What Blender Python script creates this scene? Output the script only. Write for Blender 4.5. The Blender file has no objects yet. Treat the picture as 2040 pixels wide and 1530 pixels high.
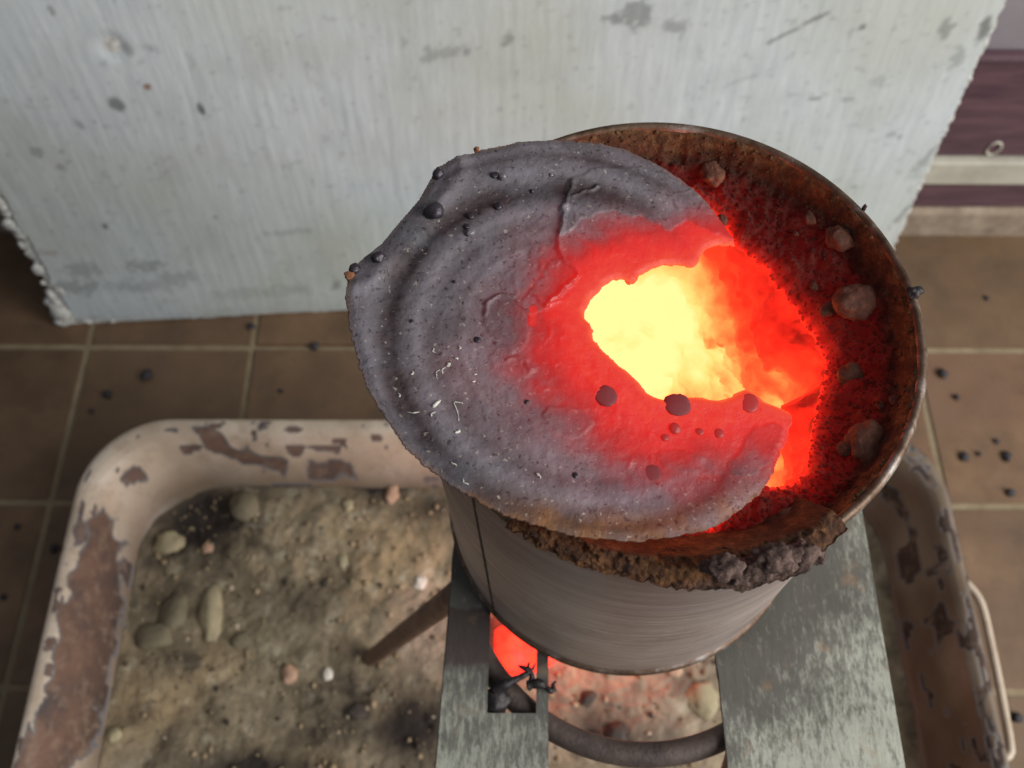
import bpy, bmesh, math, random
import numpy as np
from mathutils import Matrix, Vector

# ------------------------------------------------------------------ camera, world, lamps, exposure
SC = bpy.context.scene
COL = SC.collection
PITCH, YAW, ROLL, FPX, IW, IH = 1.0855, 0.0056, 0.0007, 1890.7, 2040, 1530
CAM = np.array([0.0, 0.0, 0.49842])

def cam_axes():
    cy, sy = math.cos(YAW), math.sin(YAW)
    fh = np.array([-sy, cy, 0.0]); r = np.array([cy, sy, 0.0]); up = np.array([0, 0, 1.0])
    f = fh * math.cos(PITCH) - up * math.sin(PITCH)
    d = np.cross(f, r)
    c, s = math.cos(ROLL), math.sin(ROLL)
    return r * c + d * s, -r * s + d * c, f
RX, RD, RF = cam_axes()

cd = bpy.data.cameras.new('camera')
cam = bpy.data.objects.new('camera', cd)
COL.objects.link(cam)
m3 = np.stack([RX, -RD, -RF], 1)
M = Matrix.Identity(4)
for i in range(3):
    for j in range(3):
        M[i][j] = m3[i][j]
    M[i][3] = CAM[i]
cam.matrix_world = M
cd.sensor_width = 36.0
cd.lens = FPX / IW * 36.0
cd.clip_start = 0.005
cd.clip_end = 50
cd.dof.use_dof = True
cd.dof.focus_distance = 0.186
cd.dof.aperture_fstop = 22
SC.camera = cam

wd = bpy.data.worlds.new('World')
SC.world = wd
wd.use_nodes = True
bg = wd.node_tree.nodes['Background']
bg.inputs[0].default_value = (0.80, 0.88, 1.0, 1)
bg.inputs[1].default_value = 0.18

def area(name, loc, target, size, power, col):
    l = bpy.data.lights.new(name, 'AREA')
    l.shape = 'RECTANGLE'; l.size, l.size_y = size
    l.energy = power; l.color = col
    o = bpy.data.objects.new(name, l); COL.objects.link(o)
    o.location = loc
    o.rotation_euler = (Vector(target) - Vector(loc)).to_track_quat('-Z', 'Y').to_euler()
    return o
area('window_light', (1.22, -0.42, 0.98), (0.05, 0.15, 0.1), (1.0, 1.0), 33, (1.0, 0.98, 0.95))

SC.view_settings.view_transform = 'Standard'
SC.view_settings.look = 'None'
SC.view_settings.exposure = 0.0
SC.view_settings.gamma = 1.0
SC.view_settings.use_curve_mapping = False

# ------------------------------------------------------------------ helpers: measuring, noise, meshes
def ray(u, v):
    return (u - IW / 2) * RX + (v - IH / 2) * RD + FPX * RF
def at(u, v, z):
    """point of the photograph at (u,v) that lies at height z"""
    d = ray(u, v)
    return CAM + d * ((z - CAM[2]) / d[2])
def at_plane(u, v, c, n):
    d = ray(u, v)
    return CAM + d * (((np.asarray(c) - CAM) @ n) / (d @ n))

def vnoise(x, y, z=0.0, seed=0):
    x = np.asarray(x, float); y = np.asarray(y, float); z = np.asarray(z, float)
    x, y, z = np.broadcast_arrays(x, y, z)
    ix, iy, iz = np.floor(x).astype(np.int64), np.floor(y).astype(np.int64), np.floor(z).astype(np.int64)
    fx, fy, fz = x - ix, y - iy, z - iz
    fx, fy, fz = [t * t * t * (t * (t * 6 - 15) + 10) for t in (fx, fy, fz)]
    def h(a, b, c):
        n = (a * 374761393 + b * 668265263 + c * 1274126177 + seed * 974634777) & 0xFFFFFFFF
        n = ((n ^ (n >> 13)) * 1274126177) & 0xFFFFFFFF
        n = ((n ^ (n >> 15)) * 2246822519) & 0xFFFFFFFF
        n = n ^ (n >> 16)
        return (n & 0xFFFFFF) / float(0xFFFFFF) * 2 - 1
    def L(a, b, t): return a + (b - a) * t
    return L(L(L(h(ix, iy, iz), h(ix + 1, iy, iz), fx), L(h(ix, iy + 1, iz), h(ix + 1, iy + 1, iz), fx), fy),
             L(L(h(ix, iy, iz + 1), h(ix + 1, iy, iz + 1), fx), L(h(ix, iy + 1, iz + 1), h(ix + 1, iy + 1, iz + 1), fx), fy), fz)
def fbm(x, y, z=0.0, octv=4, seed=0):
    a, s, t = 1.0, 0.0, 0.0
    for k in range(octv):
        s = s + a * vnoise(np.asarray(x) * 2 ** k, np.asarray(y) * 2 ** k, np.asarray(z) * 2 ** k, seed + k)
        t += a; a *= 0.5
    return s / t
def sstep(a, b, x):
    t = np.clip((x - a) / (b - a), 0, 1)
    return t * t * (3 - 2 * t)
def seg_dist(P, poly, closed=True):
    """distance and nearest point of every P to the polyline"""
    A = np.asarray(poly, float)
    B = np.roll(A, -1, 0) if closed else A[1:]
    if not closed: A = A[:-1]
    best = np.full(len(P), 1e9); near = np.zeros_like(P)
    for a, b in zip(A, B):
        ab = b - a
        t = np.clip(((P - a) @ ab) / (ab @ ab + 1e-18), 0, 1)
        q = a + t[:, None] * ab
        d = np.hypot(*(P - q).T)
        m = d < best
        best[m] = d[m]; near[m] = q[m]
    return best, near
def inside(P, poly):
    A = np.asarray(poly, float); B = np.roll(A, -1, 0)
    c = np.zeros(len(P), bool)
    for a, b in zip(A, B):
        if a[1] == b[1]: continue
        m = (a[1] > P[:, 1]) != (b[1] > P[:, 1])
        xi = (b[0] - a[0]) * (P[:, 1] - a[1]) / (b[1] - a[1]) + a[0]
        c ^= m & (P[:, 0] < xi)
    return c
def sdf(P, poly):
    d, q = seg_dist(P, poly)
    return np.where(inside(P, poly), d, -d), q
def smooth_poly(pts, step, closed=True):
    """Catmull-Rom through the points, resampled"""
    P = np.asarray(pts, float); n = len(P); out = []
    rng = range(n) if closed else range(n - 1)
    for i in rng:
        p0, p1, p2, p3 = [P[j % n] if closed else P[min(max(j, 0), n - 1)] for j in (i - 1, i, i + 1, i + 2)]
        k = max(1, int(np.linalg.norm(p2 - p1) / step))
        for t in np.arange(k) / k:
            out.append(0.5 * ((2 * p1) + (-p0 + p2) * t + (2 * p0 - 5 * p1 + 4 * p2 - p3) * t * t + (-p0 + 3 * p1 - 3 * p2 + p3) * t ** 3))
    if not closed: out.append(P[-1])
    return np.array(out)

def obj(name, verts, faces, mat, parent=None, smooth=True, attrs=None, rest=None):
    me = bpy.data.meshes.new(name)
    me.from_pydata(np.asarray(verts, float).tolist(), [], faces if isinstance(faces, list) else faces.tolist())
    if smooth:
        me.polygons.foreach_set('use_smooth', np.ones(len(me.polygons), bool))
    for k, v in (attrs or {}).items():
        a = me.attributes.new(k, 'FLOAT', 'POINT')
        a.data.foreach_set('value', np.asarray(v, np.float32))
    me.materials.append(mat)
    me.update()
    o = bpy.data.objects.new(name, me)
    COL.objects.link(o)
    if parent is not None: o.parent = parent
    return o
def bobj(name, bm, mat, parent=None, smooth=False):
    me = bpy.data.meshes.new(name)
    bmesh.ops.recalc_face_normals(bm, faces=bm.faces[:])
    bm.to_mesh(me); bm.free()
    if smooth: me.polygons.foreach_set('use_smooth', np.ones(len(me.polygons), bool))
    me.materials.append(mat)
    o = bpy.data.objects.new(name, me); COL.objects.link(o)
    if parent is not None: o.parent = parent
    return o
def empty(name, loc=(0, 0, 0)):
    o = bpy.data.objects.new(name, None); COL.objects.link(o); o.location = loc
    o.empty_display_size = 0.02
    return o
def tag(o, label=None, cat=None, group=None, kind=None):
    if label: o['label'] = label
    if cat: o['category'] = cat
    if group: o['group'] = group
    if kind: o['kind'] = kind
    return o
def grid_faces(nu, nv, wrap_u=False):
    i = np.arange(nu if wrap_u else nu - 1)[:, None]; j = np.arange(nv - 1)[None, :]
    i2 = (i + 1) % nu
    return np.stack([(i * nv + j), (i2 * nv + j), (i2 * nv + j + 1), (i * nv + j + 1)], -1).reshape(-1, 4)
def box(bm, x0, x1, y0, y1, z0, z1):
    v = [bm.verts.new(p) for p in [(x0, y0, z0), (x1, y0, z0), (x1, y1, z0), (x0, y1, z0), (x0, y0, z1), (x1, y0, z1), (x1, y1, z1), (x0, y1, z1)]]
    for f in [(0, 3, 2, 1), (4, 5, 6, 7), (0, 1, 5, 4), (1, 2, 6, 5), (2, 3, 7, 6), (3, 0, 4, 7)]:
        bm.faces.new([v[k] for k in f])
def bevel(bm, w, seg=2):
    bmesh.ops.bevel(bm, geom=bm.edges[:], offset=w, segments=seg, affect='EDGES', profile=0.5)
def tube(path, rad, n=12, closed=False, flat=1.0):
    """verts, faces of a tube along path; rad may vary; flat squashes in z"""
    P = np.asarray(path, float); m = len(P)
    rad = np.broadcast_to(np.asarray(rad, float), (m,))
    T = np.gradient(P, axis=0) if not closed else np.roll(P, -1, 0) - np.roll(P, 1, 0)
    T /= np.linalg.norm(T, axis=1)[:, None] + 1e-12
    V = []
    for i in range(m):
        up = np.array([0, 0, 1.0]) if abs(T[i][2]) < 0.95 else np.array([1.0, 0, 0])
        s = np.cross(T[i], up); s /= np.linalg.norm(s); u = np.cross(s, T[i])
        for k in range(n):
            a = 2 * math.pi * k / n
            V.append(P[i] + rad[i] * (math.cos(a) * s + flat * math.sin(a) * u))
    F = []
    for i in range(m if closed else m - 1):
        for k in range(n):
            a, b = i * n + k, i * n + (k + 1) % n
            c, d = ((i + 1) % m) * n + (k + 1) % n, ((i + 1) % m) * n + k
            F.append((a, b, c, d))
    if not closed:
        F.append(tuple(range(n - 1, -1, -1))); F.append(tuple((m - 1) * n + k for k in range(n)))
    return V, F
def ico(sub):
    bm = bmesh.new(); bmesh.ops.create_icosphere(bm, subdivisions=sub, radius=1.0)
    V = np.array([v.co[:] for v in bm.verts]); F = [tuple(v.index for v in f.verts) for f in bm.faces]
    bm.free(); return V, F
ICO = {k: ico(k) for k in (1, 2, 3, 4)}
def blob(name, loc, size, mat, parent=None, seed=0, rough=0.15, freq=1.3, sub=3, rot=0.0, attrs=None, tilt=0.0, facet=False):
    """uneven rounded lump, about size=(a,b,c) half-axes, origin at loc"""
    V, F = ICO[sub]
    d = 1 + rough * fbm(V[:, 0] * freq + seed * 3.1, V[:, 1] * freq, V[:, 2] * freq, 4, seed) * 1.6
    P = V * d[:, None]
    if facet: P = np.sign(P) * np.abs(P) ** 0.85
    P = P * np.array(size)
    o = obj(name, P, F, mat, parent)
    o.location = loc
    o.rotation_euler = (tilt, 0, rot)
    return o

# ------------------------------------------------------------------ helpers: materials
def lin(r, g, b):
    f = lambda c: (c / 255 / 12.92) if c / 255 <= 0.04045 else ((c / 255 + 0.055) / 1.055) ** 2.4
    return (f(r), f(g), f(b), 1.0)
class Mat:
    def __init__(s, name, rough=0.6, metal=0.0, spec=0.5):
        s.m = bpy.data.materials.new(name); s.m.use_nodes = True
        s.t = s.m.node_tree; s.N = s.t.nodes; s.b = s.N['Principled BSDF']
        s.b.inputs['Roughness'].default_value = rough
        s.b.inputs['Metallic'].default_value = metal
        s.b.inputs['Specular IOR Level'].default_value = spec
        s.tc = s.N.new('ShaderNodeTexCoord')
    def link(s, a, b): s.t.links.new(a, b)
    def coord(s, scale=(1, 1, 1), rot=(0, 0, 0), kind='Object', loc=(0, 0, 0)):
        n = s.N.new('ShaderNodeMapping'); s.link(s.tc.outputs[kind], n.inputs[0])
        n.inputs['Scale'].default_value = scale; n.inputs['Rotation'].default_value = rot; n.inputs['Location'].default_value = loc
        return n.outputs[0]
    def noise(s, vec, scale, detail=4, rough=0.55, dist=0.0, out='Fac'):
        n = s.N.new('ShaderNodeTexNoise'); s.link(vec, n.inputs['Vector'])
        n.inputs['Scale'].default_value = scale; n.inputs['Detail'].default_value = detail
        n.inputs['Roughness'].default_value = rough; n.inputs['Distortion'].default_value = dist
        return n.outputs[out]
    def vor(s, vec, scale, out='Distance'):
        n = s.N.new('ShaderNodeTexVoronoi'); s.link(vec, n.inputs['Vector']); n.inputs['Scale'].default_value = scale
        return n.outputs[out]
    def ramp(s, fac, stops):
        n = s.N.new('ShaderNodeValToRGB'); s.link(fac, n.inputs[0])
        e = n.color_ramp.elements
        e.remove(e[1]); e[0].position = stops[0][0]
        for p, c in stops[1:]: e.new(p)
        for k, (p, c) in enumerate(stops):
            e[k].color = c if len(c) == 4 else (*c, 1)
        return n.outputs[0]
    def mask(s, fac, a, b):
        return s.ramp(fac, [(a, (0, 0, 0)), (b, (1, 1, 1))])
    def attr(s, name):
        n = s.N.new('ShaderNodeAttribute'); n.attribute_name = name; return n.outputs['Fac']
    def mix(s, fac, a, b, mode='MIX'):
        n = s.N.new('ShaderNodeMix'); n.data_type = 'RGBA'; n.blend_type = mode
        for v, k in ((fac, 0), (a, 6), (b, 7)):
            if isinstance(v, (int, float)): n.inputs[k].default_value = v
            elif isinstance(v, tuple): n.inputs[k].default_value = v if len(v) == 4 else (*v, 1)
            else: s.link(v, n.inputs[k])
        return n.outputs[2]
    def math(s, op, a, b=0.0, c=0.0, clamp=False):
        n = s.N.new('ShaderNodeMath'); n.operation = op; n.use_clamp = clamp
        for k, v in enumerate((a, b, c)):
            if isinstance(v, (int, float)): n.inputs[k].default_value = v
            else: s.link(v, n.inputs[k])
        return n.outputs[0]
    def sep(s, vec):
        n = s.N.new('ShaderNodeSeparateXYZ'); s.link(vec, n.inputs[0]); return n.outputs
    def rnd(s):
        return s.N.new('ShaderNodeObjectInfo').outputs['Random']
    def bump(s, h, strength=0.3, dist=0.001):
        n = s.N.new('ShaderNodeBump'); s.link(h, n.inputs['Height'])
        n.inputs['Strength'].default_value = strength; n.inputs['Distance'].default_value = dist
        s.link(n.outputs[0], s.b.inputs['Normal']); return n
    def color(s, c):
        if isinstance(c, tuple): s.b.inputs['Base Color'].default_value = c
        else: s.link(c, s.b.inputs['Base Color'])
    def rough(s, r): s.link(r, s.b.inputs['Roughness'])
    def emit(s, c, strength=1.0):
        if isinstance(c, tuple): s.b.inputs['Emission Color'].default_value = c
        else: s.link(c, s.b.inputs['Emission Color'])
        s.b.inputs['Emission Strength'].default_value = strength

def M_tile():
    m = Mat('glazed_floor_tile', 0.42)
    v = m.coord(kind='Object'); r = m.rnd()
    comb = m.N.new('ShaderNodeVectorMath'); comb.operation = 'ADD'; m.link(v, comb.inputs[0])
    sc = m.math('MULTIPLY', r, 37.0); m.link(sc, comb.inputs[1])
    w = comb.outputs[0]
    base = m.ramp(m.noise(w, 22, 5, 0.6), [(0.3, lin(94, 72, 53)), (0.5, lin(118, 91, 67)), (0.72, lin(142, 111, 82))])
    base = m.mix(m.mask(m.noise(w, 9, 3, 0.5), 0.55, 0.75), base, lin(122, 92, 72))
    base = m.mix(m.math('MULTIPLY', r, 0.45), base, lin(92, 77, 57))
    sp = m.mask(m.noise(w, 160, 3, 0.6), 0.66, 0.74)
    base = m.mix(m.math('MULTIPLY', sp, 0.55), base, lin(88, 66, 48))
    dirt = m.mask(m.noise(w, 45, 6, 0.7), 0.52, 0.75)
    base = m.mix(m.math('MULTIPLY', dirt, 0.5), base, lin(76, 62, 47))
    m.color(base)
    m.rough(m.ramp(m.noise(w, 60, 4), [(0.3, (0.4,) * 3), (0.7, (0.68,) * 3)]))
    m.bump(m.noise(w, 120, 4), 0.12, 0.0006)
    return m.m
def simple(name, stops, scale, rough=0.8, bump=0.3, bscale=None, stretch=(1, 1, 1), metal=0.0, dist=0.001, detail=5):
    m = Mat(name, rough, metal)
    v = m.coord(stretch)
    m.color(m.ramp(m.noise(v, scale, detail, 0.6), stops))
    if bump: m.bump(m.noise(v, bscale or scale * 2, 5, 0.65), bump, dist)
    return m.m

# ------------------------------------------------------------------ the setting: floor and wall
GX, GY, TS, GR = -0.25872, 0.28723, 0.1, 0.0019
WALL_Y = 0.3767
M_grout = simple('grout', [(0.3, lin(128, 112, 88)), (0.7, lin(156, 140, 112))], 90, 0.9, 0.3)
bm = bmesh.new()
box(bm, -1.2, 1.2, -0.9, WALL_Y + 0.02, -0.03, -0.0012)
floor = tag(bobj('floor', bm, M_grout), kind='structure')
tile_mat = M_tile()
def tile_mesh(wx, wy):
    bm = bmesh.new()
    box(bm, GR / 2, wx - GR / 2, -wy + GR / 2, -GR / 2, -0.008, 0.0)
    bmesh.ops.bevel(bm, geom=[e for e in bm.edges if all(v.co.z > -0.001 for v in e.verts)], offset=0.0012, segments=2, affect='EDGES')
    o = bobj('tile', bm, tile_mat); me = o.data
    bpy.data.objects.remove(o)
    return me
full, cut = tile_mesh(TS, TS), tile_mesh(TS, WALL_Y - GY - 0.001)
rnd = random.Random(3)
for i in range(-6, 11):
    for j in range(-1, 8):
        o = bpy.data.objects.new('tile', cut if j == -1 else full)
        COL.objects.link(o); o.parent = floor
        y = (WALL_Y - 0.001) if j == -1 else GY - j * TS
        o.location = (GX + i * TS, y, rnd.uniform(-0.0004, 0.0002))
        o.rotation_euler = (rnd.uniform(-.002, .002), rnd.uniform(-.002, .002), 0)

def M_wallpaint():
    m = Mat('grey_wall_plaster', 0.85); v = m.coord()
    m.color(m.ramp(m.noise(v, 14, 5), [(0.3, lin(128, 120, 126)), (0.7, lin(150, 144, 148))]))
    m.bump(m.noise(v, 200, 4), 0.2, 0.0008); return m.m
bm = bmesh.new()
box(bm, -1.2, 1.2, WALL_Y + 0.006, WALL_Y + 0.1, -0.02, 0.9)
wall = tag(bobj('wall', bm, M_wallpaint()), kind='structure')
def strip(name, z0, z1, proud, mat, w=0.0008, parent=wall):
    bm = bmesh.new(); box(bm, -1.19, 1.19, WALL_Y - proud, WALL_Y + 0.0055, z0, z1); bevel(bm, w)
    return bobj(name, bm, mat, parent)
dark_wood = simple('dark_stained_wood', [(0.25, lin(70, 50, 60)), (0.5, lin(94, 68, 76)), (0.75, lin(112, 84, 88))], 26, 0.5, 0.2, 180, (1, 1, 6))
cream = simple('cream_paint', [(0.3, lin(168, 164, 150)), (0.7, lin(204, 200, 184))], 35, 0.6, 0.1)
mortar = simple('old_mortar', [(0.3, lin(126, 108, 92)), (0.7, lin(170, 154, 134))], 70, 0.95, 0.5)
strip('mortar_strip', -0.01, 0.0245, 0.004, mortar, 0.003)
strip('lower_panel', 0.0255, 0.0512, 0.001, dark_wood)
strip('batten', 0.0522, 0.0717, 0.006, cream, 0.0015)
sk = strip('skirting_board', 0.0727, 0.147, 0.002, dark_wood, 0.002)
p = at_plane(1980, 295, (0, WALL_Y - 0.002, 0), np.array([0, 1.0, 0]))
a = np.linspace(0, 2 * math.pi, 28, endpoint=False)
V, F = tube(np.stack([p[0] + 0.0036 * np.cos(a), np.full(28, WALL_Y - 0.0023), p[2] + 0.0050 * np.sin(a)], 1), 0.0007, 8, True)
ringmark = obj('paint_ring', V, F, cream, sk)

# ------------------------------------------------------------------ the fibre board behind
B0 = at(150, 640, 0); B1 = at(690, 612, 0)
bt = (B1 - B0) / np.linalg.norm(B1 - B0)
LEAN = 0.14
bb = np.cross([0, 0, 1.0], bt)
bv = np.array([0, 0, 1.0]) * math.cos(LEAN) + bb * math.sin(LEAN)
bn = np.cross(bt, bv)            # points towards the camera side? fixed below
if bn[1] > 0: bn = -bn
def on_board(u, v):
    P = at_plane(u, v, B0, bn) - B0
    return np.array([P @ bt, P @ bv])
BW, BH = 0.4985, 0.34
ns, nv = 420, 286
S, Vv = np.meshgrid(np.linspace(0, 1, ns), np.linspace(0, 1, nv), indexing='ij')
rag = lambda t, seed, amp: amp * (fbm(t * 60, seed * 7.7, 0, 4, seed) + 0.5 * fbm(t * 300, seed * 3.3, 0, 3, seed + 5))
v0 = Vv * BH
left = 0.0025 + rag(v0, 1, 0.0022); right = BW + rag(v0, 2, 0.0016)
s_ = left + S * (right - left)
low = 0.0015 + rag(s_, 3, 0.0016) + 0.0040 * np.exp(-((s_ - 0.0) / 0.03) ** 2)
vv = low + Vv * (BH - low)
disp = 0.00016 * fbm(s_ / 0.0030, vv / 0.05, 0, 3, 11) + 0.0006 * fbm(s_ / 0.05, vv / 0.08, 0, 3, 12)
bs = np.stack([s_.ravel(), vv.ravel()], 1)
stain = np.zeros(len(bs)); rust = np.zeros(len(bs)); dent = np.zeros(len(bs))
def smudge(u, v, ru, rv, amt, ang=0.0, br=0.5, seed=1):
    c = on_board(u, v); k = 0.000262
    d = bs - c
    ca, sa = math.cos(ang), math.sin(ang)
    x = (d[:, 0] * ca + d[:, 1] * sa) / (ru * k); y = (-d[:, 0] * sa + d[:, 1] * ca) / (rv * k)
    r = np.hypot(x, y) + br * fbm(bs[:, 0] / 0.003, bs[:, 1] / 0.003, 0, 3, seed)
    return amt * (1 - sstep(0.55, 1.15, r))
for a_ in [(235, 200, 15, 20, .75, .5, .15), (402, 210, 7, 16, .95, .1, .15), (880, 98, 42, 18, .35, .1, .7), (1225, 32, 22, 14, .6, 0, .8), (1270, 25, 30, 26, .55, 0, .9),
           (1345, 45, 30, 12, .45, 0, .8), (1010, 72, 14, 14, .5, 0, .6), (995, 210, 8, 8, .25, 0, .4), (930, 95, 8, 10, .5, 0, .4), (1560, 62, 44, 5, .55, .5, .5), (1620, 30, 34, 5, .6, .5, .5), (1716, 45, 8, 8, .7, 0, .4),
           (78, 292, 14, 14, .4, 0, .7), (160, 240, 9, 14, .4, .3, .5), (125, 325, 10, 10, .4, 0, .6), (125, 292, 7, 7, .35, 0, .5), (212, 442, 5, 10, .9, .1, .1), (430, 425, 5, 6, .55, 0, .3),
           (290, 520, 45, 18, .4, 0, .9), (350, 545, 60, 22, .3, 0, .9), (170, 530, 40, 25, .35, 0, .9), (160, 565, 60, 25, .4, 0, .9), (580, 455, 60, 10, .25, 0, .9), (300, 560, 90, 22, .28, 0, .9),
           (670, 560, 10, 22, .45, -.5, .4), (255, 90, 14, 16, .4, 0, .5), (302, 90, 5, 8, .4, 0, .3), (1620, 188, 12, 6, .5, 0, .5), (1690, 190, 14, 6, .4, 0, .6), (1790, 265, 9, 8, .5, 0, .5), (1700, 365, 9, 6, .4, 0, .5),
           (1880, 50, 14, 26, .5, 0, .7), (1955, 50, 12, 30, .75, 0, .5), (1840, 310, 10, 50, .4, -.4, .8), (1795, 420, 10, 40, .5, -.4, .8), (1900, 110, 16, 30, .35, 0, .8), (1770, 260, 14, 10, .35, 0, .7), (105, 15, 6, 12, .5, 0, .4),
           (520, 575, 120, 20, .2, 0, .9), (820, 590, 60, 14, .25, 0, .9), (1750, 150, 20, 16, .2, 0, .9), (1480, 150, 50, 6, .2, .4, .8)]:
    stain = np.maximum(stain, smudge(*a_, seed=int(a_[0]) % 17))
rust = np.maximum(rust, smudge(295, 165, 8, 8, 0.9, 0, .3)); rust = np.maximum(rust, smudge(100, 495, 20, 10, 0.3, 0, .8))
# speckle of soot, denser near the bottom and the two torn sides
spk = fbm(bs[:, 0] / 0.0035, bs[:, 1] / 0.0035, 0, 2, 31)
dens = 0.46 - 0.07 * np.exp(-bs[:, 1] / 0.03) - 0.08 * np.exp(-(BW - bs[:, 0]) / 0.03)
stain = np.maximum(stain, 0.22 * sstep(dens, dens + 0.3, spk))
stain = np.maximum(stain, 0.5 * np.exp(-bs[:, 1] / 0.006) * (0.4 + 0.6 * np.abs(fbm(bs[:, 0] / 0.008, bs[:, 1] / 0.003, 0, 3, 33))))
c = on_board(225, 85); rr = np.hypot(bs[:, 0] - c[0], bs[:, 1] - c[1])
disp = disp.ravel() - 0.0012 * sstep(0.010, 0.002, rr)
BT = 0.006
P = B0 + bs[:, :1] * bt + bs[:, 1:] * bv + (disp + BT / 2)[:, None] * bn
def M_board():
    m = Mat('painted_fibre_board', 0.9, 0, 0.25)
    v = m.coord()
    col = m.ramp(m.noise(m.coord((1, 1, 0.12)), 260, 4, 0.6), [(0.3, lin(192, 200, 203)), (0.7, lin(206, 213, 214))])
    col = m.mix(m.mask(m.noise(v, 9, 3), 0.42, 0.7), col, lin(190, 195, 187))
    n2 = m.mask(m.noise(v, 30, 3, 0.6), 0.52, 0.8)
    col = m.mix(m.math('MULTIPLY', n2, 0.22), col, lin(140, 140, 128))
    col = m.mix(m.math('MULTIPLY', m.attr('stain'), 0.9), col, lin(74, 74, 72))
    col = m.mix(m.attr('rust'), col, lin(140, 92, 58))
    m.color(col)
    a = m.noise(m.coord((1, 1, 0.08)), 400, 3, 0.6); b = m.noise(v, 500, 3)
    m.bump(m.math('ADD', a, m.math('MULTIPLY', b, 0.4)), 0.24, 0.0009)
    return m.m
mat_board = M_board()
board = empty('fibre_board', tuple(B0))
def local(o, parent):
    o.parent = parent; o.matrix_parent_inverse = Matrix.Translation(-Vector(parent.location)); return o
tag(board, 'large off-white ribbed board with torn edges standing behind the can', 'board')
local(obj('face_sheet', P, grid_faces(ns, nv), mat_board, None, True, {'stain': stain, 'rust': rust}), board)
# core of the board: a ragged, slightly larger slab behind the face sheet
M_core = simple('torn_board_fibres', [(0.25, lin(160, 158, 150)), (0.5, lin(206, 206, 200)), (0.75, lin(232, 231, 224))], 320, 0.95, 0.6, 700)
out = []
for t in np.arange(BH, 0.004, -0.0012): out.append((-0.0015 - 0.0050 * abs(fbm(t * 110, 5.1, 0, 3, 41)) - 0.0026 * abs(fbm(t * 500, 1.1, 0, 2, 42)) + 0.0018, t))
for t in np.arange(-0.004, BW, 0.0012): out.append((t, -0.0006 - 0.0018 * abs(fbm(t * 200, 2.2, 0, 3, 43)) + (0.0002 if t > 0.045 else -0.0012)))
for t in np.arange(0.0, BH, 0.0012): out.append((BW + 0.0008 + 0.0026 * abs(fbm(t * 150, 3.3, 0, 3, 44)), t))
out = np.array(out); nO = len(out)
lo = B0 + out[:, :1] * bt + np.maximum(out[:, 1:], -0.0004) * bv
Vc = np.concatenate([lo + bn * (BT / 2 - 0.0012), lo - bn * BT / 2])
Fc = [tuple(range(nO))] + [tuple(range(2 * nO - 1, nO - 1, -1))] + [(k, (k + 1) % nO, nO + (k + 1) % nO, nO + k) for k in range(nO)]
local(obj('core_layer', Vc, Fc, M_core, None, False), board)
# frayed flakes of paper along the left edge and lower-left corner
rnd = random.Random(8)
VV, FF = [], []
fl = [(rnd.uniform(-0.004, 0.004), rnd.uniform(0.0, 0.11)) for _ in range(60)] + [(rnd.uniform(-0.006, 0.025), rnd.uniform(-0.0005, 0.010)) for _ in range(60)] + [(BW + rnd.uniform(-0.001, 0.0015), rnd.uniform(0.02, 0.22)) for _ in range(60)] + [(rnd.uniform(0.02, 0.30), rnd.uniform(-0.0003, 0.0012)) for _ in range(60)]
fl += [(-0.005 + rnd.uniform(-.003, .005), rnd.uniform(0.0, .02)) for _ in range(60)]
V1, F1 = ICO[2]
for k, (s1, v1) in enumerate(fl):
    sz = rnd.uniform(0.0010, 0.0028) * (1.5 if k < 120 else 1.9 if k >= 240 else 0.8)
    d = 1 + 0.5 * fbm(V1[:, 0] * 2 + k, V1[:, 1] * 2, V1[:, 2] * 2, 3, k)
    L = V1 * d[:, None] * np.array([sz * rnd.uniform(.6, 1.2), sz * rnd.uniform(.6, 1.5), sz * 0.5])
    q = B0 + s1 * bt + v1 * bv + bn * rnd.uniform(-0.002, 0.0022)
    w = q + L[:, :1] * bt + L[:, 1:2] * bv + L[:, 2:] * bn
    w[:, 2] = np.maximum(w[:, 2], 0.0003)
    FF += [tuple(i + len(VV) * len(V1) for i in f) for f in F1]
    VV.append(w)
o = local(obj('torn_edge', np.concatenate(VV), FF, M_core, None, True), board)
o['kind'] = 'stuff'

# ------------------------------------------------------------------ enamel tray with sand
TX0, TX1, TY0, TY1, TZ, TR = -0.2145, 0.2125, -0.09, 0.2085, 0.065, 0.042
def rrect(inset, n_side=330, n_c=40):
    x0, x1, y0, y1 = TX0 + inset, TX1 - inset, TY0 + inset, TY1 - inset
    r = max(TR - inset * 0.25, 0.006); pts = []
    for (cx, cy, a0) in [(x1 - r, y1 - r, 0), (x0 + r, y1 - r, 90), (x0 + r, y0 + r, 180), (x1 - r, y0 + r, 270)]:
        for k in range(n_c):
            a = math.radians(a0 + 90 * k / (n_c - 1)); pts.append((cx + r * math.cos(a), cy + r * math.sin(a)))
        nx = {0: (x0 + r, y1), 90: (x0, y0 + r), 180: (x1 - r, y0), 270: (x1, y1 - r)}[a0]
        lx, ly = pts[-1]
        for k in range(1, n_side): pts.append((lx + (nx[0] - lx) * k / n_side, ly + (nx[1] - ly) * k / n_side))
    return np.array(pts)
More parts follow.
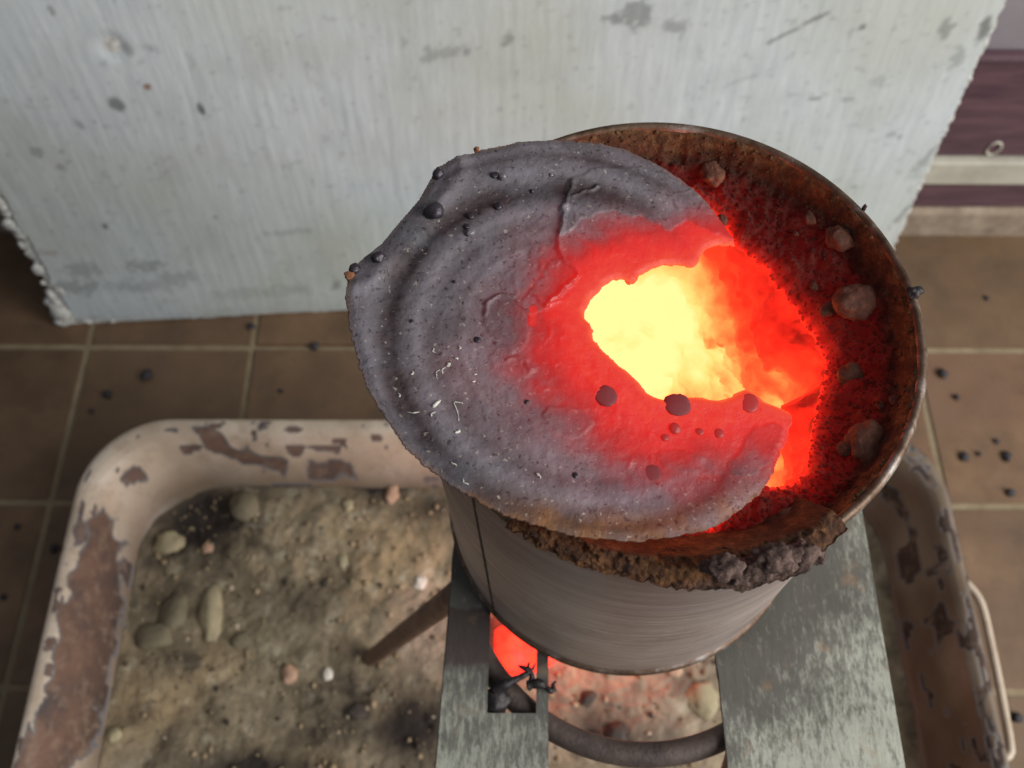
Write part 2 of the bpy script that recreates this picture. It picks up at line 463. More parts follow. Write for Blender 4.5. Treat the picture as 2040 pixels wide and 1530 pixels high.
# profile (inset, z): outer wall foot, up, over the rolled rim, down the inner wall, bottom
prof = [(0.040, 0.0012), (0.034, 0.002), (0.026, 0.010), (0.016, 0.030), (0.007, 0.052), (0.003, 0.0600), (0.0010, 0.0605), (0.0000, 0.0625), (0.0008, 0.0646), (0.0030, 0.0652),
        (0.006, 0.0645), (0.0085, 0.0625), (0.0105, 0.059), (0.0125, 0.054), (0.0145, 0.048), (0.0165, 0.042), (0.0190, 0.036), (0.0225, 0.029), (0.028, 0.022), (0.036, 0.014), (0.05, 0.010)]
prof2 = []
for k in range(len(prof) - 1):
    for t in (0, 1 / 3, 2 / 3): prof2.append((prof[k][0] + t * (prof[k + 1][0] - prof[k][0]), prof[k][1] + t * (prof[k + 1][1] - prof[k][1])))
prof2.append(prof[-1])
rings = []
for ins, z in prof2:
    r_ = rrect(ins); rings.append(np.column_stack([r_, np.full(len(r_), z)]))
TV = np.stack(rings, 1); nu, nvp = TV.shape[:2]
TVf = TV.reshape(-1, 3).copy()
TVf[:, 2] += 0.0006 * fbm(TVf[:, 0] / 0.05, TVf[:, 1] / 0.05, 0, 3, 51)
insv = np.tile(np.array([p_[0] for p_ in prof2]), nu)
F = grid_faces(nu, nvp, True)
TVf = np.concatenate([TVf, [[0, 0.06, 0.0098]]])
last = nvp - 1
F = [tuple(f) for f in F.tolist()] + [(i * nvp + last, ((i + 1) % nu) * nvp + last, len(TVf) - 1) for i in range(nu)]
X, Y, Z = TVf.T
insv = np.append(insv, 0.05)
chip = np.zeros(len(TVf)); soot_shade = np.zeros(len(TVf))
def poly_chip(px, z, amt=1.0, seed=1, amp=0.004):
    pl = np.array([at(u, v, z)[:2] for u, v in px])
    q = np.column_stack([X, Y]) + amp * np.column_stack([fbm(X / 0.009, Y / 0.009, Z / 0.009, 4, seed), fbm(X / 0.009 + 9, Y / 0.009, Z / 0.009, 4, seed + 3)])
    d, _ = sdf(q, pl)
    return amt * sstep(-0.0009, 0.0008, d) * (Z > 0.03)
chip = np.maximum(chip, poly_chip([(210, 1010), (222, 1060), (205, 1120), (210, 1200), (188, 1290), (175, 1360), (150, 1450), (115, 1540), (30, 1560), (95, 1430), (120, 1330), (142, 1210), (168, 1120), (185, 1050)], 0.055, 1, 61))
chip = np.maximum(chip, poly_chip([(385, 862), (420, 858), (460, 880), (520, 895), (560, 893), (540, 908), (470, 900), (400, 885)], 0.06, 1, 63, 0.003))
chip = np.maximum(chip, poly_chip([(600, 905), (650, 898), (690, 902), (700, 915), (640, 920), (600, 918)], 0.058, 0.9, 65, 0.003))
chip = np.maximum(chip, poly_chip([(160, 1030), (172, 1040), (168, 1075), (150, 1090), (148, 1060)], 0.063, 0.9, 66, 0.002))
chip = np.maximum(chip, poly_chip([(60, 1440), (70, 1470), (60, 1540), (40, 1540), (48, 1490)], 0.063, 0.9, 67, 0.002))
# small elongated chips, many on the right wall, few elsewhere
al = np.where(np.abs(X) > 0.17, Y, X); 
nz = fbm(al / 0.014, insv / 0.0030, X * 7, 2, 71)
rightw = (X > 0.17) & (Z > 0.03)
chip = np.maximum(chip, np.where(rightw, sstep(0.16, 0.22, nz), sstep(0.40, 0.46, nz) * 0.9))
nz2 = fbm(X / 0.006, Y / 0.006, Z / 0.006, 3, 73)
chip = np.maximum(chip, sstep(0.43, 0.5, nz2) * (insv < 0.012))
soot_shade = np.where(rightw, 0.75 * np.exp(-((Y - 0.125) / 0.035) ** 2) * sstep(0.010, 0.02, insv) * (0.7 + 0.5 * fbm(X / .01, Y / .02, Z / .01, 3, 75)), 0)
soot_shade = np.maximum(soot_shade, np.where(Y > 0.16, 0.5 * sstep(0.016, 0.024, insv), 0) * sstep(-0.12, -0.02, X))
soot_shade = np.maximum(soot_shade, np.where(rightw, 0.85 + 0.25 * fbm(X / .02, Y / .03, Z / .02, 3, 77), 0))  # right wall's shade, facing away from the window, painted into the enamel
soot_shade = np.clip(np.maximum(soot_shade, 0.85 * sstep(0.011, 0.0245, insv)), 0, 1)  # painted shade, deepening down the inner wall towards the sand
def M_enamel():
    m = Mat('worn_enamel', 0.45)
    v = m.coord()
    c = m.ramp(m.noise(v, 30, 5, 0.6), [(0.28, lin(180, 162, 142)), (0.5, lin(210, 192, 170)), (0.75, lin(226, 214, 198))])
    c = m.mix(m.math('MULTIPLY', m.mask(m.noise(v, 110, 6, 0.75), 0.5, 0.7), 0.5), c, lin(146, 122, 102))
    c = m.mix(m.math('MULTIPLY', m.mask(m.noise(m.coord(loc=(4, 2, 1)), 22, 4, 0.6), 0.5, 0.7), 0.5), c, lin(168, 148, 124))
    c = m.mix(m.attr('soot_shade'), c, lin(94, 76, 58))  # sooty smudges and painted shade both tint the enamel brown
    cc = m.ramp(m.noise(v, 60, 5, 0.7), [(0.3, lin(84, 74, 72)), (0.5, lin(116, 90, 76)), (0.7, lin(134, 106, 90))])
    cc = m.mix(m.attr('soot_shade'), cc, lin(56, 42, 34))
    cc = m.mix(m.math('MULTIPLY', m.mask(m.noise(v, 150, 5, 0.7), 0.5, 0.66), 0.6), cc, lin(150, 128, 110))
    c = m.mix(m.mask(m.attr('chip'), 0.05, 0.4), c, m.mix(m.mask(m.attr('chip'), 0.5, 0.95), lin(112, 108, 108), cc))
    m.color(c)
    m.rough(m.mix(m.attr('chip'), (0.42,) * 3, (0.85,) * 3))
    h = m.math('SUBTRACT', m.math('MULTIPLY', m.noise(v, 160, 5, 0.7), 0.4), m.attr('chip'))
    m.bump(h, 0.5, 0.0006)
    return m.m
mat_enamel = M_enamel()
tray = empty('enamel_tray', (0, 0.06, 0))
tag(tray, 'chipped pinkish enamel tray with rounded corners holding sand under the tripod', 'tray')
local(obj('dish', TVf, F, mat_enamel, None, True, {'chip': chip, 'soot_shade': soot_shade}), tray)
# wire handle on the right side
hp = np.array([at(1937, 1160, 0.058), at(1950, 1200, 0.058), at(1972, 1290, 0.057), at(1994, 1400, 0.057), at(2008, 1480, 0.057), at(2006, 1505, 0.058), at(1990, 1520, 0.058)])
hp[:, 0] += 0.0008
hp[0, 0] -= 0.004; hp[-1, 0] -= 0.003
hp = smooth_poly(hp, 0.002, False)
V, F = tube(hp, 0.0019, 12)
local(obj('handle', V, F, mat_enamel, None, True, {'chip': np.zeros(len(V)), 'soot_shade': np.full(len(V), 0.1)}), tray)

# sand
SZ = 0.026
nx, ny = 420, 320
gx = np.linspace(TX0 + 0.021, TX1 - 0.021, nx); gy = np.linspace(TY0 + 0.02, TY1 - 0.021, ny)
X, Y = np.meshgrid(gx, gy, indexing='ij'); X = X.ravel(); Y = Y.ravel()
h = 0.0035 * fbm(X / 0.035, Y / 0.035, 0, 4, 81) + 0.0013 * fbm(X / 0.008, Y / 0.008, 0, 3, 82) + 0.0005 * fbm(X / 0.0022, Y / 0.0022, 0, 2, 83)
for (u, v, w, a_) in [(380, 1030, 0.02, -0.004), (700, 1250, 0.04, 0.003), (1290, 1430, 0.03, 0.002), (300, 1330, 0.03, 0.003), (560, 1130, 0.04, 0.002)]:
    c = at(u, v, SZ); h += a_ * np.exp(-((X - c[0]) ** 2 + (Y - c[1]) ** 2) / w ** 2)
def gauss(u, v, ru, rv, z=SZ):
    c = at(u, v, z); k = 0.00025
    wob = 0.35 * fbm(X / 0.009, Y / 0.009, 0, 4, 85)
    return np.exp(-(((X - c[0]) / (ru * k)) ** 2 + ((Y - c[1]) / (rv * k)) ** 2) * (1 + wob * 1.5))
dark = np.zeros(len(X))
for g in [(400, 1040, 110, 100, .95), (770, 965, 110, 45, .8), (860, 1010, 60, 60, .7), (820, 1450, 90, 90, .9), (700, 1430, 140, 70, .55), (720, 1420, 30, 20, .8), (340, 1190, 70, 60, .55), (360, 1310, 60, 40, .4), (620, 1200, 200, 40, .35), (500, 1530, 200, 40, .7), (1180, 1450, 70, 50, .6), (1260, 1490, 60, 50, .6), (980, 1500, 90, 40, .6), (560, 960, 120, 25, .6)]:
    dark = np.maximum(dark, g[4] * gauss(*g[:4]))
dark = np.clip(dark * 1.25 + 0.35 * sstep(0.1, 0.5, fbm(X / 0.012, Y / 0.012, 0, 4, 88)), 0, 1)
pink = np.maximum(0.9 * gauss(850, 1250, 60, 90), 0.6 * gauss(1200, 1400, 260, 140))
ox0, ox1, oy0, oy1 = TX0 + 0.0232, TX1 - 0.0232, TY0 + 0.02, TY1 - 0.0232
# pull the corners in so that the sand ends inside the rounded wall
cr = 0.036
cxx = np.clip(X, ox0 + cr, ox1 - cr); cyy = np.clip(Y, oy0 + cr, oy1 - cr)
dx, dy = X - cxx, Y - cyy; dd = np.hypot(dx, dy) + 1e-9
k_ = np.minimum(1, cr / dd); X2 = cxx + dx * k_; Y2 = cyy + dy * k_
edge = np.clip((cr - dd) / 0.02, 0, 1)
h = np.where(dd > 0.5 * cr, h * (0.5 + 0.5 * edge) + 0.002 * (1 - edge), h)
def M_sand():
    m = Mat('dirty_sand', 0.95, 0, 0.2)
    v = m.coord()
    c = m.ramp(m.noise(v, 70, 6, 0.72), [(0.25, lin(114, 102, 84)), (0.5, lin(158, 144, 118)), (0.75, lin(188, 174, 148))])
    c = m.mix(m.math('MULTIPLY', m.mask(m.noise(v, 18, 3), 0.48, 0.66), 0.5), c, lin(190, 162, 122))
    c = m.mix(m.math('MULTIPLY', m.mask(m.noise(v, 55, 4, 0.65), 0.5, 0.68), 0.55), c, lin(104, 92, 76))
    c = m.mix(m.math('MULTIPLY', m.mask(m.noise(m.coord(loc=(2, 1, 4)), 95, 3, 0.6), 0.56, 0.68), 0.6), c, lin(204, 194, 168))
    c = m.mix(m.math('MULTIPLY', m.attr('pink'), 0.75), c, lin(196, 168, 152))
    c = m.mix(m.math('MULTIPLY', m.attr('dark'), 0.95), c, lin(46, 40, 40))
    sp = m.mask(m.vor(v, 520), 0.16, 0.30)
    n = m.mask(m.noise(v, 240, 3), 0.5, 0.6)
    c = m.mix(m.math('MULTIPLY', m.math('SUBTRACT', 1.0, sp), m.math('MULTIPLY', n, 0.7)), c, lin(70, 60, 50))
    m.color(c)
    m.bump(m.noise(v, 900, 4, 0.7), 0.7, 0.0015)
    return m.m
mat_sand = M_sand()
sand = obj('tray_sand', np.column_stack([X2, Y2, SZ + h]), grid_faces(nx, ny), mat_sand, None, True, {'dark': dark, 'pink': pink})
tag(sand, 'dirty beige sand filling the enamel tray', 'sand', kind='stuff')
HS = (SZ + h).reshape(nx, ny)
def sand_z(x, y):
    i = int(np.clip((x - gx[0]) / (gx[1] - gx[0]), 0, nx - 1)); j = int(np.clip((y - gy[0]) / (gy[1] - gy[0]), 0, ny - 1))
    return HS[i, j]
# grit: thousands of little grains, one mass
rnd = random.Random(21); V1, F1 = ICO[1]; VV = []; FF = []; SH = []
F1a = np.array(F1)
for k in range(1200):
    x = rnd.uniform(TX0 + 0.026, TX1 - 0.03); y = rnd.uniform(0.03, TY1 - 0.028)
    r = 0.0005 + 0.0013 * rnd.random() ** 3
    d = np.array([rnd.uniform(.7, 1.3) for _ in range(3)])
    w = V1 * d * r * (1 + 0.25 * np.random.RandomState(k).uniform(-1, 1, (len(V1), 1)))
    FF.append(F1a + len(VV) * len(V1)); VV.append(w + np.array([x, y, sand_z(x, y) + r * 0.25])); SH.append(np.full(len(V1), rnd.random()))
def M_grit():
    m = Mat('grit', 0.9); s = m.attr('shade')
    m.color(m.ramp(s, [(0.0, lin(62, 54, 46)), (0.15, lin(96, 84, 66)), (0.3, lin(134, 118, 90)), (0.6, lin(156, 138, 108)), (0.9, lin(168, 148, 120)), (1.0, lin(200, 186, 164))]))
    return m.m
mat_grit = M_grit()
tag(obj('sand_grit', np.concatenate(VV), np.concatenate(FF), mat_grit, None, True, {'shade': np.concatenate(SH)}), 'loose coarse grit strewn over the tray sand', 'grit', kind='stuff')
# pebbles, each a thing
def stone_mat(name, a, b):
    return simple(name, [(0.3, a), (0.7, b)], 140, 0.85, 0.35, 400)
st_pale = stone_mat('pale_stone', lin(156, 144, 114), lin(182, 170, 138)); st_grey = stone_mat('grey_stone', lin(110, 102, 82), lin(134, 124, 100))
st_pink = stone_mat('pink_stone', lin(178, 142, 116), lin(200, 164, 138)); st_white = stone_mat('white_stone', lin(208, 200, 184), lin(232, 226, 212))
st_dark = stone_mat('dark_stone', lin(60, 52, 48), lin(84, 74, 66))
K = 0.000248
for i, (u, v, ru, rv, mt, rot, lab) in enumerate([
    (338, 1084, 30, 26, st_pale, 0, 'round cream pebble lying on black sooty sand near the tray corner'),
    (490, 1014, 30, 32, st_grey, 0.4, 'greyish rounded pebble below the back rim of the tray'),
    (424, 1228, 25, 56, st_pale, 0.12, 'long pale oval pebble, biggest stone in the tray sand'),
    (352, 1222, 28, 36, st_grey, -0.2, 'dull grey pebble half buried left of the long oval pebble'),
    (413, 1092, 12, 11, st_pink, 0, 'small pinkish pebble on sooty sand right of the round cream pebble'),
    (838, 1162, 14, 13, st_white, 0, 'small bright white pebble just above the tripod leg'),
    (782, 988, 14, 20, st_pink, -0.3, 'pinkish upright pebble in the sand just below the lid'),
    (694, 1010, 14, 14, st_pale, 0.5, 'small cream pebble left of the pinkish upright pebble'),
    (684, 1118, 11, 15, st_pale, 0.3, 'small cream pebble in the middle of the tray sand'),
    (620, 962, 22, 10, st_grey, 0.3, 'flat grey pebble close under the back tray wall'),
    (310, 1270, 36, 26, st_grey, 0.2, 'brownish flat stone against the left tray wall'),
    (580, 1345, 15, 20, st_pink, 0.2, 'pinkish pebble in the sand left below the tripod leg foot'),
    (232, 1465, 17, 13, st_pale, 0.6, 'cream flake of stone near the left tray wall at the bottom'),
    (715, 1420, 20, 14, st_dark, 0.1, 'black cinder lump in the sand near the bottom edge'),
    (648, 1165, 8, 8, st_dark, 0.0, 'small black cinder in the sand beside the middle cream pebble'),
    (1400, 1395, 28, 34, st_pale, 0.3, 'pale stone beside the right plate under the can'),
    (1340, 1330, 14, 20, st_pink, 0.3, 'small stone lit orange under the front of the can'),
    (1230, 1460, 22, 18, st_dark, 0.3, 'dark cinder lump under the can inside the tripod ring'),
    (1172, 1390, 16, 12, st_dark, 0.9, 'small dark cinder right of the black drip under the can'),
    (480, 1275, 20, 14, st_grey, 0.3, 'grey stone right below the long oval pebble'),
    (655, 1345, 9, 12, st_white, 0.3, 'tiny white chip of stone below the tripod leg foot')]):
    p = at(u, v, SZ); rz = min(ru, rv) * 0.62
    z = sand_z(p[0], p[1])
    o = blob('pebble' if mt is not st_dark else 'cinder', (p[0], p[1], z + rz * K * 0.15), (ru * K, rv * K * 1.05, rz * K), mt, None, 100 + i, 0.30, 1.7, 3, rot)
    tag(o, lab, 'pebble' if mt is not st_dark else 'cinder', 'stones lying in the tray sand')

# ------------------------------------------------------------------ cinders on the floor
M_cinder = simple('black_cinder', [(0.3, lin(34, 32, 34)), (0.7, lin(66, 62, 66))], 300, 0.7, 0.6)
for i, (u, v, r, lab) in enumerate([
    (502, 652, 9, 'small black cinder on the floor right under the board edge'), (627, 692, 10, 'black cinder on the tile joint left of the lid'),
    (292, 750, 13, 'round black cinder on the tile behind the tray corner'), (215, 788, 10, 'brown-black cinder on the floor just above the tray corner'),
    (183, 820, 6, 'tiny cinder on the floor left above the tray corner'), (110, 1093, 9, 'dark cinder on the left floor beside the tray rim'),
    (35, 1050, 6, 'tiny dark cinder on the left floor by the tile joint'), (8, 1190, 6, 'tiny cinder at the left picture edge'),
    (1876, 745, 11, 'black cinder on the right floor, topmost near the can rim'), (1906, 792, 7, 'small cinder below the topmost one on the right floor'),
    (1921, 911, 9, 'left one of two cinders above the right tile joint'), (2006, 911, 10, 'right one of two cinders above the right tile joint'),
    (2012, 982, 8, 'small cinder lying just above the right tile joint'), (2024, 1430, 10, 'black cinder on the floor beside the tray handle'),
    (1965, 595, 6, 'tiny cinder on the floor near the wall foot'), (1985, 880, 6, 'tiny cinder on the right floor above the pair'), (560, 780, 5, 'tiny cinder on the floor behind the tray back rim'),
    (1950, 905, 5, 'tiny cinder between the pair of cinders on the right floor')]):
    p = at(u, v, 0); k = 0.00025 * r
    tag(blob('cinder', (p[0], p[1], k * 0.45), (k, k * 1.05, k * 0.7), M_cinder, None, 200 + i, 0.6, 1.6, 2), lab, 'cinder', 'cinders scattered on the tiled floor')

# ------------------------------------------------------------------ tripod
M_iron = simple('sooty_iron', [(0.3, lin(60, 52, 50)), (0.7, lin(98, 84, 78))], 120, 0.6, 0.4, 500, metal=0.3)
M_rustiron = simple('rusty_iron', [(0.3, lin(104, 78, 64)), (0.7, lin(140, 112, 94))], 120, 0.6, 0.4, 500, metal=0.3)
RC = np.array([0.0352, 0.0805]); RR = 0.0500; RZ = 0.2308
trip = empty('tripod', (RC[0], RC[1], SZ))
tag(trip, 'dark iron tripod with round ring standing in the sand under the can', 'tripod')
a = np.linspace(0, 2 * math.pi, 96, endpoint=False)
V, F = tube(np.stack([RC[0] + RR * np.cos(a), RC[1] + RR * np.sin(a), np.full(96, RZ)], 1), 0.0033, 14, True, 0.95)
local(obj('ring', V, F, M_iron, None), trip)
foot0 = at(733, 1308, SZ)
d0 = foot0[:2] - RC; a0 = math.atan2(d0[1], d0[0]); L0 = np.hypot(*d0)
a_top0 = math.radians(186)
for k in range(3):
    at_, af = a_top0 + k * 2.0944, a0 + k * 2.0944
    A = np.array([RC[0] + RR * math.cos(at_), RC[1] + RR * math.sin(at_), RZ - 0.002]); Bf = np.array([RC[0] + L0 * math.cos(af), RC[1] + L0 * math.sin(af), SZ - 0.006])
    t = np.linspace(0, 1, 14)[:, None]
    V, F = tube(A + (Bf - A) * t, 0.0040, 12)
    local(obj('leg', V, F, M_rustiron, None), trip)

# ------------------------------------------------------------------ plates
def M_plate(name, cx, cy, band):
    m = Mat(name, 0.5, 0.2)
    v = m.coord(); w = m.coord((1.0, 0.32, 1), (0, 0, 0.35))
    c = m.ramp(m.noise(v, 60, 5, 0.6), [(0.3, lin(160, 164, 150)), (0.7, lin(190, 193, 178))])
    s = m.sep(v)
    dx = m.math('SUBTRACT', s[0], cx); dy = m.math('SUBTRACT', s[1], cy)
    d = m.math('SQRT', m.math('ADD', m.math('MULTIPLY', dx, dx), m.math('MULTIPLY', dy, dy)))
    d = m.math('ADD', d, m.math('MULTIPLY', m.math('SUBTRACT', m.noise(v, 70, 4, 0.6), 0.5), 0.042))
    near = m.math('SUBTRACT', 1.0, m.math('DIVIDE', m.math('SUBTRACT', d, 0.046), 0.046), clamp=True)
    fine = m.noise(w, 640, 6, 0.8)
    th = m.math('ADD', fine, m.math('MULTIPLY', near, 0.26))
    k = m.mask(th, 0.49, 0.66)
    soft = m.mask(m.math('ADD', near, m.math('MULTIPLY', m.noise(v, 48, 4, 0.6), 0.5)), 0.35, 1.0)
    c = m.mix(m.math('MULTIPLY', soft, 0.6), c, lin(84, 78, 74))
    c = m.mix(m.math('MULTIPLY', k, 0.64), c, lin(60, 55, 53))
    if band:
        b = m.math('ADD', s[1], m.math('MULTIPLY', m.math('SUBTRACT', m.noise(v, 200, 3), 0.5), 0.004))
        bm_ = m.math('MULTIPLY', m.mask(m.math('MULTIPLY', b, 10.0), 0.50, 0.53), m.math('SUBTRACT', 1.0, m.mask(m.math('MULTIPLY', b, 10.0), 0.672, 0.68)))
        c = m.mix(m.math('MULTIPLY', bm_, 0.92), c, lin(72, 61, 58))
    c = m.mix(m.math('MULTIPLY', m.mask(m.noise(v, 110, 4), 0.6, 0.72), 0.5), c, lin(150, 122, 92))
    m.color(c)
    m.rough(m.mix(k, (0.42,) * 3, (0.85,) * 3))
    m.bump(m.math('ADD', m.math('MULTIPLY', k, 0.6), m.noise(w, 500, 4)), 0.3, 0.0006)
    return m.m
PZ0, PZ1 = 0.2342, 0.2357
def plate(name, outline, mat):
    n = len(outline)
    bm = bmesh.new()
    lo = [bm.verts.new((x, y, PZ0)) for x, y in outline]; hi = [bm.verts.new((x, y, PZ1)) for x, y in outline]
    bm.faces.new(hi); bm.faces.new(lo[::-1])
    for i in range(n): bm.faces.new([lo[i], lo[(i + 1) % n], hi[(i + 1) % n], hi[i]])
    bmesh.ops.bevel(bm, geom=bm.edges[:], offset=0.0003, segments=2, affect='EDGES')
    return bobj(name, bm, mat)
CB = np.array([0.0311, 0.0998])
o = plate('steel_plate', [(0.0562, -0.06), (0.1008, -0.06), (0.1026, 0.21), (0.0545, 0.21), (0.0553, 0.0535), (0.0549, 0.0522), (0.0551, 0.0495), (0.0556, 0.048)], M_plate('sooty_steel', CB[0], CB[1], False))
tag(o, 'wide sooty grey steel plate on the right carrying the can', 'plate')
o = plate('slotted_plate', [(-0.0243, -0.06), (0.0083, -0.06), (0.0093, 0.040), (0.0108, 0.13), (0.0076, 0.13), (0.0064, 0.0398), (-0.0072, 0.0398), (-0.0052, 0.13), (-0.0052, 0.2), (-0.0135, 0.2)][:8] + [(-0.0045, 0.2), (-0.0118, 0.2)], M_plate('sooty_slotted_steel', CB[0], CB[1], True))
tag(o, 'narrow slotted steel strip under the left side of the can', 'plate')

# black drip of slag hanging on the ring and strip
M_blackslag = simple('black_slag', [(0.3, lin(26, 22, 24)), (0.7, lin(52, 44, 46))], 300, 0.45, 0.5, 700)
drip = empty('slag_drip', tuple(at(1000, 1385, 0.2355)))
tag(drip, 'black branching drip of slag caught in the slot of the left strip', 'slag')
def branch(px, rads, z=0.2366):
    P = np.array([at(u, v, z + dz) for u, v, dz in px])
    P = smooth_poly(P, 0.0006, False)
    r = np.interp(np.linspace(0, 1, len(P)), np.linspace(0, 1, len(rads)), rads)
    r = r * (1 + 0.35 * fbm(np.arange(len(P)) * 0.5, 3.3 + px[0][0], 0, 2, 5))
    V, F = tube(P, r, 8); return local(obj('branch', V, F, M_blackslag, None), drip)
branch([(985, 1375, -0.002), (1008, 1362, 0), (1035, 1350, 0.0005), (1056, 1338, 0.001)], [0.0016, 0.0013, 0.0009, 0.0005])
branch([(1056, 1366, 0.0), (1060, 1348, 0.0005), (1052, 1328, 0.001), (1054, 1320, 0.001)], [0.0012, 0.0009, 0.0008, 0.0003])
branch([(1053, 1335, 0.001), (1042, 1330, 0.001), (1032, 1326, 0.001)], [0.0008, 0.0006, 0.0002])
branch([(1052, 1366, 0.0), (1075, 1362, 0.0010), (1095, 1375, 0.0012), (1103, 1378, 0.0012)], [0.0014, 0.0013, 0.0009, 0.0006])
branch([(1103, 1378, 0.0012), (1102, 1364, 0.0012), (1108, 1357, 0.0012)], [0.0009, 0.0006, 0.0003])
branch([(1050, 1340, 0.001), (1062, 1332, 0.001), (1066, 1322, 0.001)], [0.0006, 0.0005, 0.0002])
p = at(990, 1395, 0.233); local_b = blob('lump', (0, 0, 0), (0.0034, 0.0036, 0.003), M_blackslag, None, 33, 0.35, 1.4, 3)
local_b.location = tuple(p); local(local_b, drip)

# ------------------------------------------------------------------ glowing slag on the sand under the can
HOT = [(p_, (r_ / 3, g_ / 3, b_ / 3)) for p_, r_, g_, b_ in [(0.0, 0, 0, 0), (0.12, .012, .0004, .0003), (0.25, .085, .002, .0015), (0.4, .42, .008, .005), (0.52, 1.3, .025, .011), (0.64, 2.2, .06, .018), (0.74, 2.8, .17, .04), (0.83, 3, .44, .10), (0.92, 3, .78, .21), (1.0, 3, .98, .36)]]
V1, F1 = ICO[4]
d = 1 + 0.38 * fbm(V1[:, 0] * 1.6, V1[:, 1] * 1.6, V1[:, 2] * 1.6, 4, 91)
P = V1 * d[:, None] * np.array([0.0165, 0.0155, 0.012])
def M_blobglow():
    m = Mat('red_hot_slag', 0.6); m.color(lin(70, 50, 46))
    v = m.coord()
    hh = m.math('ADD', m.attr('glow_level'), m.math('MULTIPLY', m.math('SUBTRACT', m.noise(v, 95, 5, 0.6), 0.5), 0.5))
    m.emit(m.ramp(hh, HOT), 6.0); m.bump(m.noise(v, 300, 4), 0.4, 0.001); return m.m
slag = obj('slag_puddle', P, F1, M_blobglow(), None, True, {'glow_level': 0.52 + 0.08 * V1[:, 2] + 0.2 * sstep(0.0, 0.7, V1[:, 1] + 0.5 * V1[:, 0])})
bc = at(1052, 1282, 0.03); slag.location = (bc[0], bc[1], 0.031)
hc = at(1235, 1195, 0.03)
extra_glow = obj('added_glow_lump', P * np.array([2.1, 1.3, 1.6]), F1, slag.data.materials[0], slag, True, {'glow_level': 0.84 + 0.05 * V1[:, 2] - 0.45 * sstep(0.15, 0.7, V1[:, 0]) - 0.35 * sstep(0.2, 0.8, V1[:, 1])})  # unseen glowing lump, added to throw orange light over the sand
extra_glow.location = (hc[0] - bc[0], hc[1] - bc[1], 0.004)
tag(slag, 'red-hot lump of slag glowing on the sand beneath the can', 'slag')

# ------------------------------------------------------------------ the can
CT = np.array([0.0288, 0.0972, 0.3409]); CHT = 0.1036
cn = np.array([-0.0255, -0.0255, 1.0]); cn /= np.linalg.norm(cn)
ex = np.array([1.0, 0, 0]) - cn * cn[0]; ex /= np.linalg.norm(ex); ey = np.cross(cn, ex)
CBASE = CT - cn * CHT
def to_local(p):
    q = np.asarray(p) - CBASE
    return np.array([q @ ex, q @ ey, q @ cn])
MC = Matrix(((ex[0], ey[0], cn[0], CBASE[0]), (ex[1], ey[1], cn[1], CBASE[1]), (ex[2], ey[2], cn[2], CBASE[2]), (0, 0, 0, 1)))
def can_px(u, v, z):
    """can-frame point on the plane at height z above the can's base"""
    return to_local(at_plane(u, v, CBASE + cn * z, cn))
CRAD = 0.0493
can = empty('tin_can', (0, 0, 0)); can.matrix_world = MC
tag(can, 'bare steel tin can packed with sand and glowing inside', 'can')
def lathe(prof, n=160):
    a = np.linspace(0, 2 * math.pi, n, endpoint=False)
    P = np.array(prof)
    V = np.stack([P[None, :, 0] * np.cos(a)[:, None], P[None, :, 0] * np.sin(a)[:, None], np.broadcast_to(P[None, :, 1], (n, len(P)))], -1)
    return V.reshape(-1, 3), grid_faces(n, len(P), True)
def M_tin():
    m = Mat('bare_tinplate', 0.5, 0.8)
    v = m.coord((1, 1, 26)); w = m.coord((1, 1, 1))
    c = m.ramp(m.noise(v, 22, 6, 0.6), [(0.3, lin(170, 154, 148)), (0.5, lin(190, 175, 169)), (0.7, lin(208, 195, 189))])
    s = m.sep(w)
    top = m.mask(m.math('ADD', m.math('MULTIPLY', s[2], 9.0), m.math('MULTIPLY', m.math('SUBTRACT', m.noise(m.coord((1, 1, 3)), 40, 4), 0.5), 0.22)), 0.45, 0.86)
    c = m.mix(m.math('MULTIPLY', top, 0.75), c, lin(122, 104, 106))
    c = m.mix(m.math('MULTIPLY', m.mask(m.noise(w, 35, 5, 0.7), 0.48, 0.72), 0.5), c, lin(128, 102, 82))
    m.color(c)
    m.rough(m.ramp(m.noise(v, 30, 5), [(0.3, (0.44,) * 3), (0.7, (0.64,) * 3)]))
    m.bump(m.noise(v, 60, 5, 0.6), 0.10, 0.0004)
    return m.m
mat_tin = M_tin()
R_ = CRAD
V, F = lathe([(R_ - 0.0004, 0.003), (R_, 0.0034)] + [(R_ - 0.0001 * math.sin(k * 1.7) * (k % 3 == 0), 0.0034 + (CHT - 0.0074) * k / 24) for k in range(1, 25)] + [(R_ - 0.0005, CHT - 0.0036)])
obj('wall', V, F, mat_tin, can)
V, F = lathe([(R_ - 0.0022, 0.0036), (R_ - 0.0018, 0.0004), (R_ - 0.0006, 0.0000), (R_ + 0.0006, 0.0002), (R_ + 0.0010, 0.0010), (R_ + 0.0010, 0.0026), (R_ + 0.0005, 0.0032), (R_ - 0.0003, 0.0035)])
bseam = (V, F)
V, F = lathe([(0.0001, 0.003), (R_ - 0.0020, 0.003)]); obj('bottom', V, F, mat_tin, can)
V, F = lathe([(R_ - 0.0003, CHT - 0.0036), (R_ + 0.0004, CHT - 0.0032), (R_ + 0.0010, CHT - 0.0024), (R_ + 0.0011, CHT - 0.0008), (R_ + 0.0005, CHT), (R_ - 0.0003, CHT + 0.0001), (R_ - 0.0009, CHT - 0.0006), (R_ - 0.0011, CHT - 0.003), (R_ - 0.0012, CHT - 0.02)])
M_rim = Mat('scorched_rim', 0.55, 0.6)
vv_ = M_rim.coord(); M_rim.color(M_rim.ramp(M_rim.noise(vv_, 120, 5, 0.7), [(0.35, lin(74, 54, 38)), (0.52, lin(112, 92, 76)), (0.72, lin(176, 168, 164))]))
